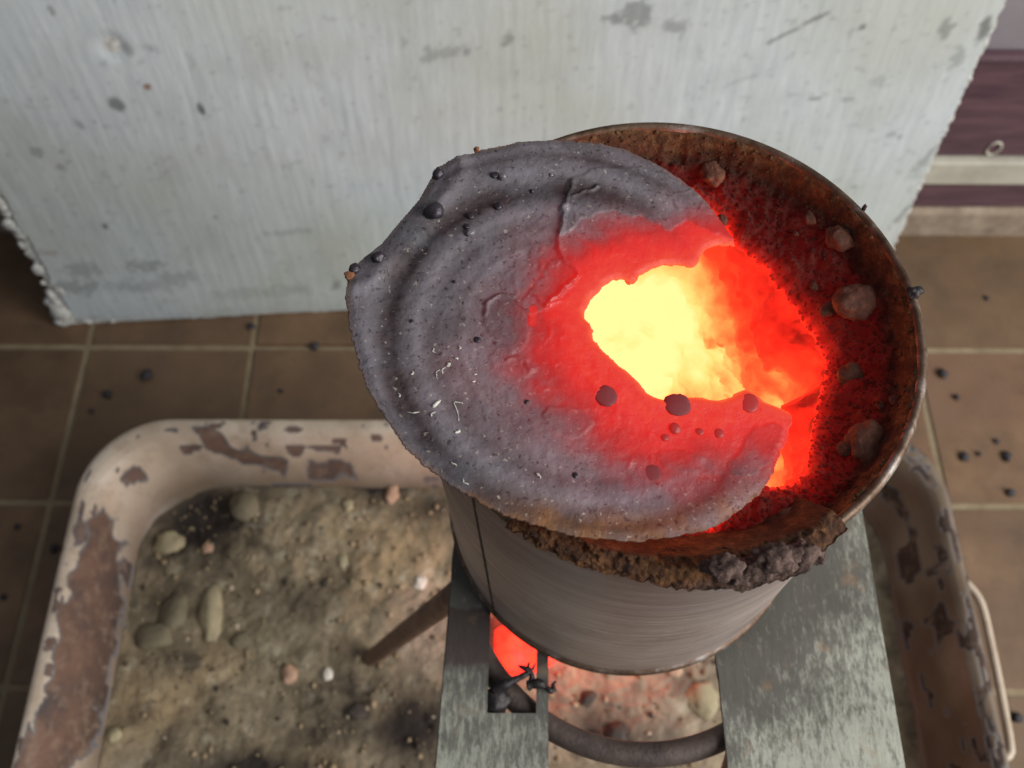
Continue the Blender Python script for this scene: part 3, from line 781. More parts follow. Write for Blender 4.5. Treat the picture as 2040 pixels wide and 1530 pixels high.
M_rim.bump(M_rim.noise(vv_, 500, 4), 0.3, 0.0006)
obj('top_seam', V, F, M_rim.m, can)
obj('bottom_seam', *bseam, M_rim.m, can)
# side weld seam
th = math.atan2(*(can_px(978, 1200, 0.012)[:2] - np.zeros(2))[::-1])
M_seam = simple('burnt_weld', [(0.3, lin(50, 42, 38)), (0.7, lin(84, 70, 62))], 400, 0.6, 0.5, metal=0.4)
V = []; F = []
zs = np.linspace(0.0036, CHT - 0.004, 70)
for k, z in enumerate(zs):
    w = 0.0085 * (1 + 0.4 * math.sin(k * 1.9) * math.sin(k * 0.7))
    for s in (-1, -0.5, 0, 0.5, 1):
        rr = R_ + 0.00008 + 0.00022 * (1 - s * s)
        V.append((rr * math.cos(th + s * w * 1.0), rr * math.sin(th + s * w * 1.0), z))
obj('side_seam', V, grid_faces(70, 5), M_seam, can)

# sand packed in the can with the burnt-out hollow
cav_px = [(1440, 415), (1478, 492), (1540, 545), (1590, 612), (1640, 690), (1645, 770), (1622, 850), (1612, 920), (1590, 955), (1540, 962), (1500, 968), (1470, 985), (1435, 1030), (1395, 1050), (1300, 1030),
          (1150, 1000), (1020, 900), (950, 750), (970, 600), (1050, 480), (1180, 400), (1320, 380)]
LV = CHT - 0.0085
cav = smooth_poly(np.array([can_px(u, v, LV - (0.0030 if (u > 1470 and v < 900) else 0.0))[:2] for u, v in cav_px]), 0.0008)
c0 = cav.mean(0)
NT = 720
TH = np.linspace(0, 2 * math.pi, NT, endpoint=False)
dirs = np.stack([np.cos(TH), np.sin(TH)], 1)
b_ = dirs @ c0; Rin = R_ - 0.0009
rout = -b_ + np.sqrt(b_ ** 2 + Rin ** 2 - c0 @ c0)
rel = cav - c0; ang = np.arctan2(rel[:, 1], rel[:, 0]); o_ = np.argsort(ang)
rc = np.interp(TH, ang[o_], np.hypot(*rel.T)[o_], period=2 * math.pi)
rc = np.minimum(rc, rout - 0.0035) + 0.0009 * fbm(TH * 6, 0.5, 0, 4, 101) + 0.0005 * fbm(TH * 25, 0.5, 0, 3, 102)
NA, NB, NF = 90, 90, 30
rows_r, rows_z, heat, tone = [], [], [], []
gthick = rout - rc
slope = 0.0035 + 0.0040 * sstep(0.1, 0.75, np.cos(TH - math.radians(25)))
for k in range(NA):                                  # from the can wall to the lip of the hollow
    t = k / (NA - 1)
    r = rout + (rc - rout) * t
    d_in = (rout - r)
    z = CHT - 0.0008 - 0.0042 * sstep(0, 0.0026, d_in) - slope * np.clip(d_in / np.maximum(gthick, 0.006), 0, 1) - 0.0012 * sstep(0.8, 1.0, t)
    rows_r.append(r); rows_z.append(z)
    dc = r - rc
    heat.append(0.27 * np.exp(-dc / 0.022) * sstep(0.0, 0.005, d_in) + 0.26 * np.exp(-dc / 0.0014) + 0.0 * r)
    tone.append(np.exp(-(d_in / 0.0020) ** 1.5))
zl = rows_z[-1]
for k in range(1, NB + 1):                           # down the wall of the hollow
    t = k / NB
    r = rc * (1 - 0.42 * t ** 1.3); z = zl - 0.066 * t ** 1.15
    rows_r.append(r); rows_z.append(z)
    dep = 0.066 * t ** 1.15
    heat.append(0.50 + 0.20 * sstep(0, 0.012, dep) + 0.17 * sstep(0.010, 0.020, dep) + 0.13 * sstep(0.018, 0.030, dep) + 0.0 * r); tone.append(0 * r)
for k in range(1, NF + 1):
    t = k / NF
    rows_r.append(rc * 0.58 * (1 - t) + 1e-5); rows_z.append(zl - 0.066 - 0.002 * t); heat.append(0.97 + 0 * rc); tone.append(0 * rc)
Rr = np.array(rows_r).T; Zr = np.array(rows_z).T; He = np.array(heat).T; To = np.array(tone).T
PX = c0[0] + Rr * dirs[:, :1]; PY = c0[1] + Rr * dirs[:, 1:]
wall_t = np.concatenate([np.zeros(NA), np.ones(NB + NF)])[None, :]
edge_k = np.clip(0.25 + (rout[:, None] - Rr) / 0.002, 0, 1)
dz = (0.0022 * fbm(PX / 0.007, PY / 0.007, 0, 4, 111) + 0.0013 * fbm(PX / 0.0018, PY / 0.0018, 0, 3, 112) + 0.0004 * fbm(PX / 0.0007, PY / 0.0007, 0, 2, 113)) * edge_k
dr = (0.0052 * fbm(PX / 0.011, PY / 0.011, Zr / 0.013, 3, 161) + 0.0024 * fbm(PX / 0.010, PY / 0.009, Zr / 0.009, 4, 114) + 0.0016 * fbm(PX / 0.0042, PY / 0.0042, Zr / 0.0042, 3, 163) + 0.0006 * fbm(PX / 0.002, PY / 0.002, Zr / 0.002, 3, 115)) * wall_t * np.clip((zl[:, None] - Zr) / 0.004, 0, 1)
Zr = Zr + dz * np.where(wall_t > 0, np.clip(1 - (zl[:, None] - Zr) / 0.006, 0.1, 1), 1)
Rr2 = Rr + dr
PX = c0[0] + Rr2 * dirs[:, :1]; PY = c0[1] + Rr2 * dirs[:, 1:]
# cooler crusts on the glowing wall, and hot streaks at the lip
He = He + np.where(wall_t > 0, 0.05 * fbm(PX / 0.008, PY / 0.008, Zr / 0.008, 4, 116) + 0.10 * fbm(PX / 0.016, PY / 0.016, Zr / 0.016, 2, 119) * np.clip((zl[:, None] - Zr) / 0.02, 0, 1), 0.05 * sstep(0.0, 0.5, fbm(PX / 0.004, PY / 0.004, 0, 3, 117)) * np.exp(-(Rr - rc[:, None]) / 0.005))
side = sstep(math.cos(math.radians(70)), math.cos(math.radians(6)), np.cos(TH - math.radians(2)))[:, None]
deep = np.clip((zl[:, None] - Zr) / 0.012, 0, 1)
He = He + wall_t * (0.02 + 0.09 * side) * fbm(PX / 0.0042, PY / 0.0042, Zr / 0.0042, 3, 163) + wall_t * deep * 0.05 - wall_t * side * (0.04 + 0.18 * deep)
lobe = fbm(PX / 0.011, PY / 0.011, Zr / 0.013, 3, 161)
He = He + wall_t * (0.06 * lobe * deep * (0.3 + side) - 0.07 * sstep(0.30, 0.48, fbm(PX / 0.0045, PY / 0.0045, Zr / 0.0045, 3, 162)) * (0.12 + 0.88 * side))
VP = np.stack([PX, PY, Zr], -1).reshape(-1, 3)
def M_canfill():
    m = Mat('burnt_sand', 0.9, 0, 0.3)
    v = m.coord()
    c = m.ramp(m.noise(v, 420, 5, 0.7), [(0.28, lin(24, 15, 14)), (0.5, lin(52, 28, 23)), (0.75, lin(84, 50, 38))])
    c2 = m.ramp(m.noise(v, 380, 5, 0.75), [(0.28, lin(42, 30, 20)), (0.5, lin(86, 63, 40)), (0.72, lin(140, 108, 72))])
    c = m.mix(m.attr('tone'), c, c2)
    m.color(c)
    h0 = m.attr('glow_level')
    hh = m.math('ADD', h0, m.math('MULTIPLY', m.math('SUBTRACT', m.noise(v, 330, 4, 0.7), 0.5), 0.10))
    m.emit(m.ramp(hh, HOT), 3.0)
    m.bump(m.noise(v, 1500, 4, 0.7), 0.55, 0.0009)
    return m.m
mat_fill = M_canfill()
fill = obj('can_sand', VP, grid_faces(NT, NA + NB + NF, True), mat_fill, None, True, {'glow_level': He.ravel(), 'tone': To.ravel()})
fill.matrix_world = MC
tag(fill, 'dark red burnt sand packed in the can around a white-hot hollow', 'sand', kind='stuff')
# coarse grains stuck on it
rs = np.random.RandomState(5); VV = []; FF = []; T2 = []; H2 = []
V1, F1 = ICO[1]; F1a = np.array(F1)
for k in range(5200):
    i = rs.randint(NT); j = int(NA * rs.random_sample() ** 0.8)
    j = min(j, NA - 3)
    p = np.array([PX[i, j], PY[i, j], Zr[i, j]])
    r = 0.00018 + 0.00042 * rs.random_sample() ** 2.5
    FF.append(F1a + len(VV) * len(V1)); VV.append(V1 * r * rs.uniform(0.7, 1.2, (1, 3)) * (1 + 0.2 * rs.uniform(-1, 1, (len(V1), 1))) + p)
    T2.append(np.full(len(V1), To[i, j])); H2.append(np.full(len(V1), He[i, j] * 0.8 if j > NA * 0.75 else He[i, j] * 0.7))
g = obj('sand_grain', np.concatenate(VV), np.concatenate(FF), mat_fill, fill, True, {'glow_level': np.concatenate(H2), 'tone': np.concatenate(T2)})
g['kind'] = 'stuff'

# lumps on the sand in the can, each a thing
M_lump = simple('fired_lump', [(0.3, lin(74, 42, 32)), (0.55, lin(110, 66, 48)), (0.75, lin(132, 86, 62))], 320, 0.8, 0.6, 900)
def fill_z(x, y):
    q = np.array([x, y]) - c0; a = math.atan2(q[1], q[0]) % (2 * math.pi); i = int(a / (2 * math.pi) * NT) % NT
    j = int(np.argmin(np.abs(Rr[i, :NA] - np.hypot(*q)))); return Zr[i, j]
KC = 0.0001
for i, (u, v, ru, rv, rot, lab) in enumerate([
    (1702, 598, 50, 38, 0.35, 'largest brown lump on the burnt sand near the right can rim'),
    (1655, 612, 24, 14, 0.6, 'small glowing tail of stone below left of the largest lump'),
    (1420, 345, 26, 28, 0.2, 'reddish three-cornered lump on the sand behind the lid edge'),
    (1616, 431, 13, 14, 0, 'small round bead on the sand above the double lump'),
    (1672, 472, 28, 26, 0.4, 'round brown lump high up near the back right rim'),
    (1704, 455, 9, 9, 0, 'little pale bead right beside the can rim'),
    (1698, 482, 9, 8, 0, 'tiny orange bead touching the round lump at the back'),
    (1697, 746, 26, 24, 0.2, 'round brown lump midway along the right sand'),
    (1726, 885, 36, 40, -0.3, 'large ochre lump at the lower right by the rim'),
    (1686, 893, 16, 14, 0, 'small knob left of the large ochre lump'),
    (1575, 1028, 22, 15, 0.1, 'greyish lump in the sand at the front of the can'),
    (1588, 462, 6, 6, 0, 'tiny bead left of the round back lump'),
    (1624, 566, 9, 10, 0, 'tiny red bead above the largest lump'),
    (1790, 795, 10, 9, 0, 'small grey bead on the right rim sand'),
    (1757, 803, 8, 8, 0, 'small brown bead left of the grey rim bead'),
    (1440, 432, 12, 16, 0.3, 'glowing orange knob at the lid edge behind the hole')]):
    z = LV
    for _ in range(6):
        p = can_px(u, v, z + 0.0008); rp = np.hypot(p[0], p[1])
        if rp > R_ - 0.003: p[:2] *= (R_ - 0.003) / rp
        z = 0.5 * z + 0.5 * fill_z(p[0], p[1])
    o = blob('burnt_lump', (0, 0, 0), (ru * KC, rv * KC * 1.15, min(ru, rv) * KC * 0.8), M_lump, None, 300 + i, 0.24, 1.4, 4, rot)
    o.matrix_world = MC @ Matrix.Translation((p[0], p[1], z + min(ru, rv) * KC * 0.10)) @ Matrix.Rotation(rot, 4, 'Z')
    tag(o, lab, 'lump', 'lumps lying on the sand in the can')

# crust of sintered sand and slag spilled over the front of the rim
M_crust = Mat('sintered_crust', 0.85, 0, 0.3)
v = M_crust.coord()
c1 = M_crust.ramp(M_crust.noise(v, 340, 5, 0.75), [(0.28, lin(38, 25, 18)), (0.5, lin(84, 54, 34)), (0.75, lin(136, 94, 56))])
c2 = M_crust.ramp(M_crust.noise(v, 420, 5, 0.75), [(0.28, lin(36, 28, 26)), (0.5, lin(82, 64, 58)), (0.75, lin(142, 120, 112))])
M_crust.color(M_crust.mix(M_crust.attr('grey'), c1, c2))
M_crust.bump(M_crust.noise(v, 1300, 4, 0.7), 0.7, 0.0010)
low_px = [(1010, 1048, 0), (1060, 1078, 0), (1130, 1086, 0), (1210, 1100, 0), (1290, 1112, 0), (1380, 1122, .3), (1430, 1140, .8), (1475, 1160, 1), (1500, 1154, 1), (1550, 1140, 1), (1600, 1128, 1), (1628, 1108, 1), (1640, 1082, .6), (1690, 1045, 0)]
# angle and hang of each lower point on the can's outside
AN, HG, GYv = [], [], []
for u, v_, gy_ in low_px:
    d = ray(u, v_); o3 = to_local(CAM); dl = np.array([d @ ex, d @ ey, d @ cn])
    rr = R_ + 0.0016 + 0.0022 * gy_
    A_ = dl[0] ** 2 + dl[1] ** 2; B_ = o3[0] * dl[0] + o3[1] * dl[1]; C_ = o3[0] ** 2 + o3[1] ** 2 - rr ** 2
    t = (-B_ - math.sqrt(max(B_ * B_ - A_ * C_, 0))) / A_
    q = o3 + dl * t
    AN.append(math.atan2(q[1], q[0]) % (2 * math.pi)); HG.append(min(max(CHT - q[2], 0.0015), 0.014)); GYv.append(gy_)
AN = np.array(AN); o_ = np.argsort(AN); AN = AN[o_]; HG = np.array(HG)[o_]; GYv = np.array(GYv)[o_]
na, nc = 420, 60
aa = np.linspace(AN[0], AN[-1], na)
hang = np.interp(aa, AN, HG) * (1 + 0.3 * fbm(aa * 30, 0.3, 0, 3, 121)); gg = np.interp(aa, AN, GYv)
endk = np.clip(np.minimum(aa - aa[0], aa[-1] - aa) / 0.06, 0, 1)
V = []; G = []
for i in range(na):
    H = hang[i] * (0.34 + 0.50 * gg[i]); e = endk[i]; th_ = 0.0009 + 0.0020 * gg[i]
    pr = [(R_ - 0.0085, -0.0080), (R_ - 0.0055, -0.0040), (R_ - 0.0022, -0.0002 + 0.0004 * e), (R_ + 0.0000, 0.0008 * e + .0002), (R_ + 0.0014, 0.0007 * e), (R_ + 0.0012 + th_, -0.0004 - 0.25 * H), (R_ + 0.0012 + th_ * 1.15, -0.5 * H), (R_ + 0.0010 + th_ * 0.9, -0.85 * H), (R_ + 0.0006 + 0.3 * th_, -1.0 * H), (R_ - 0.0004, -1.0 * H + 0.0004)]
    pr = np.array(pr)
    tt = np.linspace(0, len(pr) - 1, nc)
    rr = np.interp(tt, range(len(pr)), pr[:, 0]); zz = np.interp(tt, range(len(pr)), pr[:, 1])
    x = rr * math.cos(aa[i]); y = rr * math.sin(aa[i])
    n1 = 0.0015 * fbm(x / 0.0035, y / 0.0035, zz / 0.0035, 3, 122) + 0.0006 * fbm(x / 0.001, y / 0.001, zz / 0.001, 2, 123)
    k = np.clip((rr - (R_ - 0.0030)) / 0.001, 0.75, 1) * (0.35 + 0.65 * e) * np.clip((nc - 1 - np.arange(nc)) / 6, 0, 1)
    rr = rr + n1 * k * np.where(tt > 3.5, 0.8, .8); zz = zz + n1 * k * np.where(tt > 5, -0.35, np.where(tt < 3, 1.2, 0.3))
    V.append(np.stack([rr * math.cos(aa[i]), rr * math.sin(aa[i]), CHT + zz], 1)); G.append(gg[i] * np.clip((tt - 4.2) / 1.0, 0, 1))
crust = obj('slag_crust', np.concatenate(V), grid_faces(na, nc), M_crust.m, None, True, {'grey': np.concatenate(G)})
crust.matrix_world = MC
cin_ = 0
for u, v_, r_a, r_b in [(1442, 1128, 30, 22), (1478, 1138, 30, 26), (1515, 1128, 32, 26), (1556, 1118, 34, 24), (1596, 1104, 28, 22), (1618, 1098, 18, 16), (1536, 1108, 28, 18)]:
    d = ray(u, v_); o3 = to_local(CAM); dl = np.array([d @ ex, d @ ey, d @ cn]); rr = R_ + 0.0018
    A_ = dl[0] ** 2 + dl[1] ** 2; B_ = o3[0] * dl[0] + o3[1] * dl[1]; C_ = o3[0] ** 2 + o3[1] ** 2 - rr ** 2
    q = o3 + dl * ((-B_ - math.sqrt(max(B_ * B_ - A_ * C_, 0))) / A_)
    b = blob('slag_lump', tuple(q), (r_a * 0.0001, 0.0022, r_b * 0.0001), M_crust.m, crust, 500 + cin_, 0.42, 1.9, 4, math.atan2(q[1], q[0]) + math.pi / 2)
    a_ = b.data.attributes.new('grey', 'FLOAT', 'POINT'); a_.data.foreach_set('value', np.full(len(b.data.vertices), 0.95 if u > 1420 else 0.3, np.float32)); cin_ += 1
tag(crust, 'rough brown crust spilled over the front rim of the can', 'crust')
# knots of slag sitting on the rim
for u, v_, s, lab in [(1820, 584, (0.0016, 0.0013, 0.0013), 'black knot of slag stuck on the right can rim'), (1722, 414, (0.0005, 0.0004, 0.0011), 'tiny black spike on the back right can rim')]:
    p = can_px(u, v_, CHT + 0.0004)
    o = blob('slag_knot', (0, 0, 0), s, M_blackslag, None, int(u), 0.4, 1.6, 3); o.matrix_world = MC @ Matrix.Translation(tuple(p))
    tag(o, lab, 'slag', 'slag stuck on the can rim')

# ------------------------------------------------------------------ the lid
ln = np.array([0.175, -0.012, 1.0]); ln /= np.linalg.norm(ln)
LC = np.array([0.0170, 0.0965, 0.3438])
lx = np.array([1.0, 0, 0]) - ln * ln[0]; lx /= np.linalg.norm(lx); ly = np.cross(ln, lx)
def lid_px(u, v):
    q = at_plane(u, v, LC, ln) - LC
    return np.array([q @ lx, q @ ly])
outer_px = [(872, 328), (950, 299), (1020, 284), (1080, 278), (1140, 278), (1200, 285), (1250, 298), (1300, 320), (1345, 346), (1382, 374), (1412, 405), (1436, 438), (1455, 468), (1466, 488)]
hole_px = [(1466, 488), (1440, 486), (1412, 492), (1400, 505), (1385, 528), (1352, 525), (1325, 525), (1305, 530), (1285, 541), (1276, 545), (1270, 556), (1256, 558), (1240, 552), (1222, 556), (1205, 567), (1190, 586), (1178, 590), (1172, 608), (1164, 622), (1168, 634), (1179, 645), (1182, 668), (1192, 684), (1212, 704), (1238, 728), (1268, 752), (1292, 780), (1312, 790), (1340, 794), (1372, 788), (1400, 790), (1425, 794), (1448, 793), (1475, 779), (1490, 774), (1512, 786), (1525, 798), (1550, 808), (1580, 821)]
rest_px = [(1577, 842), (1570, 868), (1558, 900), (1546, 930), (1530, 962), (1505, 992), (1470, 1020), (1435, 1042), (1400, 1056), (1350, 1067), (1300, 1073), (1260, 1076), (1200, 1072), (1130, 1061), (1065, 1043), (1000, 1020), (950, 994), (900, 965), (858, 934), (820, 900), (788, 862), (760, 820), (738, 780), (720, 740), (706, 695), (698, 650), (692, 610), (691, 575), (694, 545), (703, 528)]
# the cut straight edge on the left
chord_px = [(730, 505), (760, 480), (800, 434), (835, 390)]
O1 = smooth_poly([lid_px(*p) for p in outer_px], 0.0004, False)
O2 = smooth_poly([lid_px(*p) for p in hole_px], 0.0003, False)
O3 = smooth_poly([lid_px(*p) for p in rest_px], 0.0004, False)
O4 = np.array([lid_px(*p) for p in chord_px])
outl = np.concatenate([O1[:-1], O2[:-1], O3, O4])
def jag(P, amp, w, seed):
    n = fbm(P[:, 0] / w, P[:, 1] / w, 0, 3, seed); c = P.mean(0); d = P - c; d /= np.linalg.norm(d, axis=1)[:, None]
    return P + d * (amp * n)[:, None]
outl = jag(outl, 0.00045, 0.0011, 131)
hole = O2
hcen = np.array([lid_px(1320, 665)])[0]
# circle centre of the lid
ctr = lid_px(1150, 682); Rl = 0.0445
st = 0.00030
x0, y0 = outl.min(0) - 2 * st; x1, y1 = outl.max(0) + 2 * st
gxs = np.arange(x0, x1, st); gys = np.arange(y0, y1, st)
GXX, GYY = np.meshgrid(gxs, gys, indexing='ij')
PP = np.column_stack([GXX.ravel(), GYY.ravel()])
sd, near = sdf(PP, outl)
keep = sd > -0.75 * st
snap = (sd < 0.3 * st) & keep
PP[snap] = near[snap]
idx = -np.ones(len(PP), int); idx[keep] = np.arange(keep.sum())
Fg = grid_faces(len(gxs), len(gys)); Fg = Fg[keep[Fg].all(1)]; Fg = idx[Fg]
Q = PP[keep]; sdk = np.maximum(sd[keep], 0)
dh, _ = seg_dist(Q, hole, False)
rho = np.hypot(*(Q - ctr).T)
rho = rho * (1 + 0.012 * fbm(np.arctan2(Q[:, 1] - ctr[1], Q[:, 0] - ctr[0]) * 2, 0.2, 0, 3, 133))
def bumpf(c, w): return np.exp(-((rho / Rl - c) / w) ** 2)
away = sstep(0.004, 0.022, dh)
hgt = 0.0009 * bumpf(0.90, 0.045) - 0.0014 * bumpf(0.80, 0.04) + 0.0007 * bumpf(0.69, 0.03) - 0.0005 * bumpf(0.61, 0.022) + 0.0004 * bumpf(0.50, 0.02)
hgt *= 0.08 + 0.28 * away
hgt += 0.0022 * fbm(Q[:, 0] / 0.03, Q[:, 1] / 0.03, 0, 2, 134) * 0.4 + 0.00012 * fbm(Q[:, 0] / 0.006, Q[:, 1] / 0.006, 0, 3, 135)
hgt += 0.00013 * fbm(Q[:, 0] / 0.0014, Q[:, 1] / 0.0014, 0, 3, 136)
# the rim of the cut edge bends down, the melted lip droops
ch = np.array([lid_px(872, 328), lid_px(800, 434), lid_px(703, 528)])
dch, _ = seg_dist(Q, ch, False)
hgt *= 0.25 + 0.75 * sstep(0.0, 0.0035, sdk)
hgt += -0.0007 * sstep(0.0035, 0.0, dch) + 0.0008 * np.exp(-((dch - 0.0048) / 0.0016) ** 2)
hgt -= 0.0004 * sstep(0.0016, 0.0, sdk) * sstep(0.002, 0.006, dh)
hgt -= 0.0006 * sstep(0.0012, 0.0, dh)
# flakes of scale: raised skins with sharp curled borders
skin = np.zeros(len(Q)); ridge = np.zeros(len(Q))
def warp(P, amp, w, seed): return P + amp * np.column_stack([fbm(P[:, 0] / w, P[:, 1] / w, 0, 3, seed), fbm(P[:, 0] / w + 7, P[:, 1] / w, 0, 3, seed + 9)])
Qw = warp(Q, 0.0010, 0.0030, 141)
def flake(px, lift, seed=0):
    global skin, hgt
    pl = smooth_poly([lid_px(*p) for p in px], 0.0006)
    d, _ = sdf(Qw, pl)
    k = sstep(-0.00020, 0.00025, d)
    hgt += lift * k * (0.6 + 0.4 * np.exp(-np.maximum(d, 0) / 0.0008)); return k
f1 = flake([(1140, 360), (1118, 420), (1112, 475), (1160, 440), (1215, 425), (1260, 432), (1300, 440), (1330, 458), (1372, 440), (1410, 462), (1462, 480), (1440, 440), (1400, 395), (1330, 345), (1230, 335)], 0.00030)
f2 = flake([(960, 628), (975, 600), (1005, 585), (1035, 598), (1050, 640), (1045, 690), (1010, 700), (975, 670)], 0.00026)
f3 = flake([(978, 700), (1010, 688), (1050, 700), (1070, 730), (1050, 750), (1010, 748), (985, 735)], 0.00022)
f4 = flake([(1090, 815), (1140, 812), (1180, 830), (1165, 865), (1130, 868), (1095, 845)], 0.00028)
f5 = flake([(1310, 905), (1370, 900), (1420, 920), (1430, 945), (1380, 942), (1330, 930)], 0.00018)
f6 = flake([(1130, 520), (1150, 548), (1120, 590), (1085, 610), (1060, 630), (1040, 600), (1075, 560), (1100, 520)], 0.00026)
f7 = flake([(1500, 850), (1545, 840), (1560, 870), (1520, 930), (1470, 950), (1450, 930), (1480, 890)], 0.00015)
for px, w, hh in [([(1145, 365), (1122, 420), (1112, 478), (1122, 520), (1150, 548), (1110, 592), (1085, 610)], 0.00035, 0.0005), ([(962, 625), (975, 602), (1000, 588), (1022, 590)], 0.00025, 0.0004), ([(1005, 720), (1030, 712), (1052, 715), (1062, 735)], 0.0003, 0.00045), ([(1140, 400), (1165, 380), (1190, 372)], 0.0003, 0.0004), ([(1060, 595), (1090, 612), (1120, 600)], 0.0003, 0.0004), ([(1340, 385), (1375, 380), (1400, 400), (1385, 425), (1350, 420), (1340, 400)], 0.0002, 0.0002)]:
    d, _ = seg_dist(Qw, np.array([lid_px(*p) for p in px]), False)
    r_ = np.exp(-(d / w) ** 2); hgt += 1.3 * hh * r_; ridge = np.maximum(ridge, r_)
# wrinkled melted skin left of and below the hole
wz = sstep(0.0035, 0.007, dh) * sstep(0.021, 0.013, dh) * sstep(0.004, -0.006, Q[:, 0] - hcen[0]) * (0.35 + 0.65 * sstep(-0.1, 0.3, fbm(Q[:, 0] / 0.006, Q[:, 1] / 0.006, 0, 2, 171)))
wr = (1 - np.abs(fbm(Qw[:, 0] / 0.0032, Qw[:, 1] / 0.0045, 0, 3, 172))) ** 6
hgt += 0.00032 * wr * wz
gloss = np.clip(wz * (0.4 + 0.6 * wr) + ridge, 0, 1)
# heat spreading from the melted hole
ha = np.arctan2(Q[:, 1] - hcen[1], Q[:, 0] - hcen[0])
Dred = 0.0098 + 0.0026 * fbm(np.cos(ha) * 1.6, np.sin(ha) * 1.6, 0, 3, 151)
low = sstep(0.0, -0.012, Q[:, 1] - hcen[1]); Dred = Dred + 0.004 * low
dn = dh / Dred + 0.18 * fbm(Q[:, 0] / 0.0045, Q[:, 1] / 0.0045, 0, 5, 152) - 0.12 * wr * wz
heat = 0.57 - 0.10 * sstep(0.3, 1.0, dn) - 0.15 * sstep(0.65, 1.5, dn) - 0.16 * sstep(0.9, 2.4, dn) - 0.16 * sstep(1.7, 3.8, dn)
heat += 0.10 * np.exp(-dh / 0.0007)
heat -= 0.10 * f1 + 0.05 * f6 + 0.02 * f4 + 0.03 * f5 + 0.06 * f7
heat -= 0.02 * f2
d, _ = seg_dist(Q, np.array([lid_px(1062, 618), lid_px(1060, 645)]), False); heat = np.maximum(heat, 0.52 * sstep(0.0012, 0.0007, d))
heat = np.clip(heat, 0, 1)
# oxide tone of the rings (1 dark, 0 light)
tone = 1.0 * bumpf(0.795, 0.058) + 0.25 * bumpf(0.62, 0.03) - 0.22 * bumpf(0.69, 0.03) - 0.25 * bumpf(0.90, 0.04) + 0.45 * bumpf(0.985, 0.022)
tone = tone * away + 0.25 * fbm(Q[:, 0] / 0.008, Q[:, 1] / 0.008, 0, 4, 153) + 0.3 * (f2 + f4) - 0.35 * sstep(0.004, 0.002, dch)
tone = np.clip(0.24 + tone, 0, 1)
brown = np.clip(1.3 * sstep(0.020, 0.036, -(Q[:, 1] - ctr[1])) * sstep(0.007, 0.001, sdk) * sstep(-0.022, -0.002, Q[:, 0] - ctr[0]) + 0.5 * sstep(0.0012, 0.0, sdk) * (dh > 0.004), 0, 1) * (0.6 + 0.6 * fbm(Q[:, 0] / 0.004, Q[:, 1] / 0.004, 0, 3, 154))
LP = LC + Q[:, :1] * lx + Q[:, 1:] * ly + hgt[:, None] * ln
def M_lid():
    m = Mat('oxidised_lid_steel', 0.6, 0.05, 0.3)
    v = m.coord()
    l = m.ramp(m.noise(v, 160, 5, 0.6), [(0.3, lin(98, 93, 97)), (0.7, lin(124, 118, 124))])
    d = m.ramp(m.noise(v, 240, 5, 0.7), [(0.3, lin(40, 34, 36)), (0.7, lin(74, 64, 66))])
    c = m.mix(m.attr('tone'), l, d)
    c = m.mix(m.math('MULTIPLY', m.mask(m.noise(v, 75, 3), 0.5, 0.7), 0.35), c, lin(108, 114, 122))
    c = m.mix(m.attr('brown'), c, lin(128, 90, 56))
    pit = m.mask(m.noise(v, 900, 4, 0.7), 0.57, 0.67)
    c = m.mix(m.math('MULTIPLY', pit, 0.75), c, lin(34, 26, 28))
    gl = m.mask(m.noise(m.coord(loc=(3, 5, 1)), 1000, 2, 0.5), 0.66, 0.73)
    c = m.mix(m.math('MULTIPLY', gl, 0.5), c, lin(186, 174, 160))  # small pale glints painted into the lid colour
    c = m.mix(m.math('MULTIPLY', m.mask(m.attr('glow_level'), 0.24, 0.46), 0.92), c, lin(36, 22, 22))
    m.color(c)
    m.rough(m.mix(m.attr('gloss'), m.ramp(m.noise(v, 200, 4), [(0.3, (0.46,) * 3), (0.7, (0.66,) * 3)]), (0.22,) * 3))
    hh = m.math('ADD', m.attr('glow_level'), m.math('MULTIPLY', m.math('SUBTRACT', m.noise(v, 520, 4, 0.65), 0.5), 0.07))
    m.emit(m.ramp(hh, [(0.0, (0, 0, 0)), (0.12, (.006, .0002, .0003)), (0.25, (.06, .0015, .002)), (0.36, (.24, .004, .004)), (0.46, (.48, .008, .006)), (0.56, (.76, .014, .008)), (0.68, (1, .12, .03)), (1.0, (1, .5, .12))]), 1.0)
    m.bump(m.math('SUBTRACT', m.math('MULTIPLY', m.noise(v, 1300, 4, 0.6), 0.9), m.math('MULTIPLY', pit, 0.9)), 0.34, 0.0006)
    return m.m
mat_lid = M_lid()
lid = empty('can_lid', tuple(LC))
tag(lid, 'warped grey tin lid with a melted glowing hole lying askew on the can', 'lid')
disc = local(obj('disc', LP, Fg, mat_lid, None, True, {'glow_level': heat, 'tone': tone, 'brown': brown, 'gloss': gloss}), lid)
md = disc.modifiers.new('thickness', 'SOLIDIFY'); md.thickness = 0.00055; md.offset = -1
# droplets frozen on the lid
M_bead = simple('slag_bead', [(0.3, lin(40, 36, 42)), (0.7, lin(74, 68, 76))], 260, 0.32, 0.3, 900, metal=0.4)
M_beadg = simple('grey_bead', [(0.3, lin(104, 98, 104)), (0.7, lin(150, 146, 152))], 260, 0.4, 0.3, 900, metal=0.4)
M_hotbead = Mat('hot_bead', 0.75, 0.0); M_hotbead.color(lin(58, 42, 46)); M_hotbead.emit((.16, .004, .004, 1), 1.0)
M_hotbead2 = Mat('hotter_bead', 0.5, 0.2); M_hotbead2.color(lin(60, 44, 44)); M_hotbead2.emit((.38, .008, .006, 1), 1.0)
M_rustcrumb = simple('rust_crumb', [(0.3, lin(90, 54, 36)), (0.7, lin(140, 92, 60))], 400, 0.9, 0.5, 900)
def lid_h(q):
    return hgt[np.argmin(((Q - q) ** 2).sum(1))]
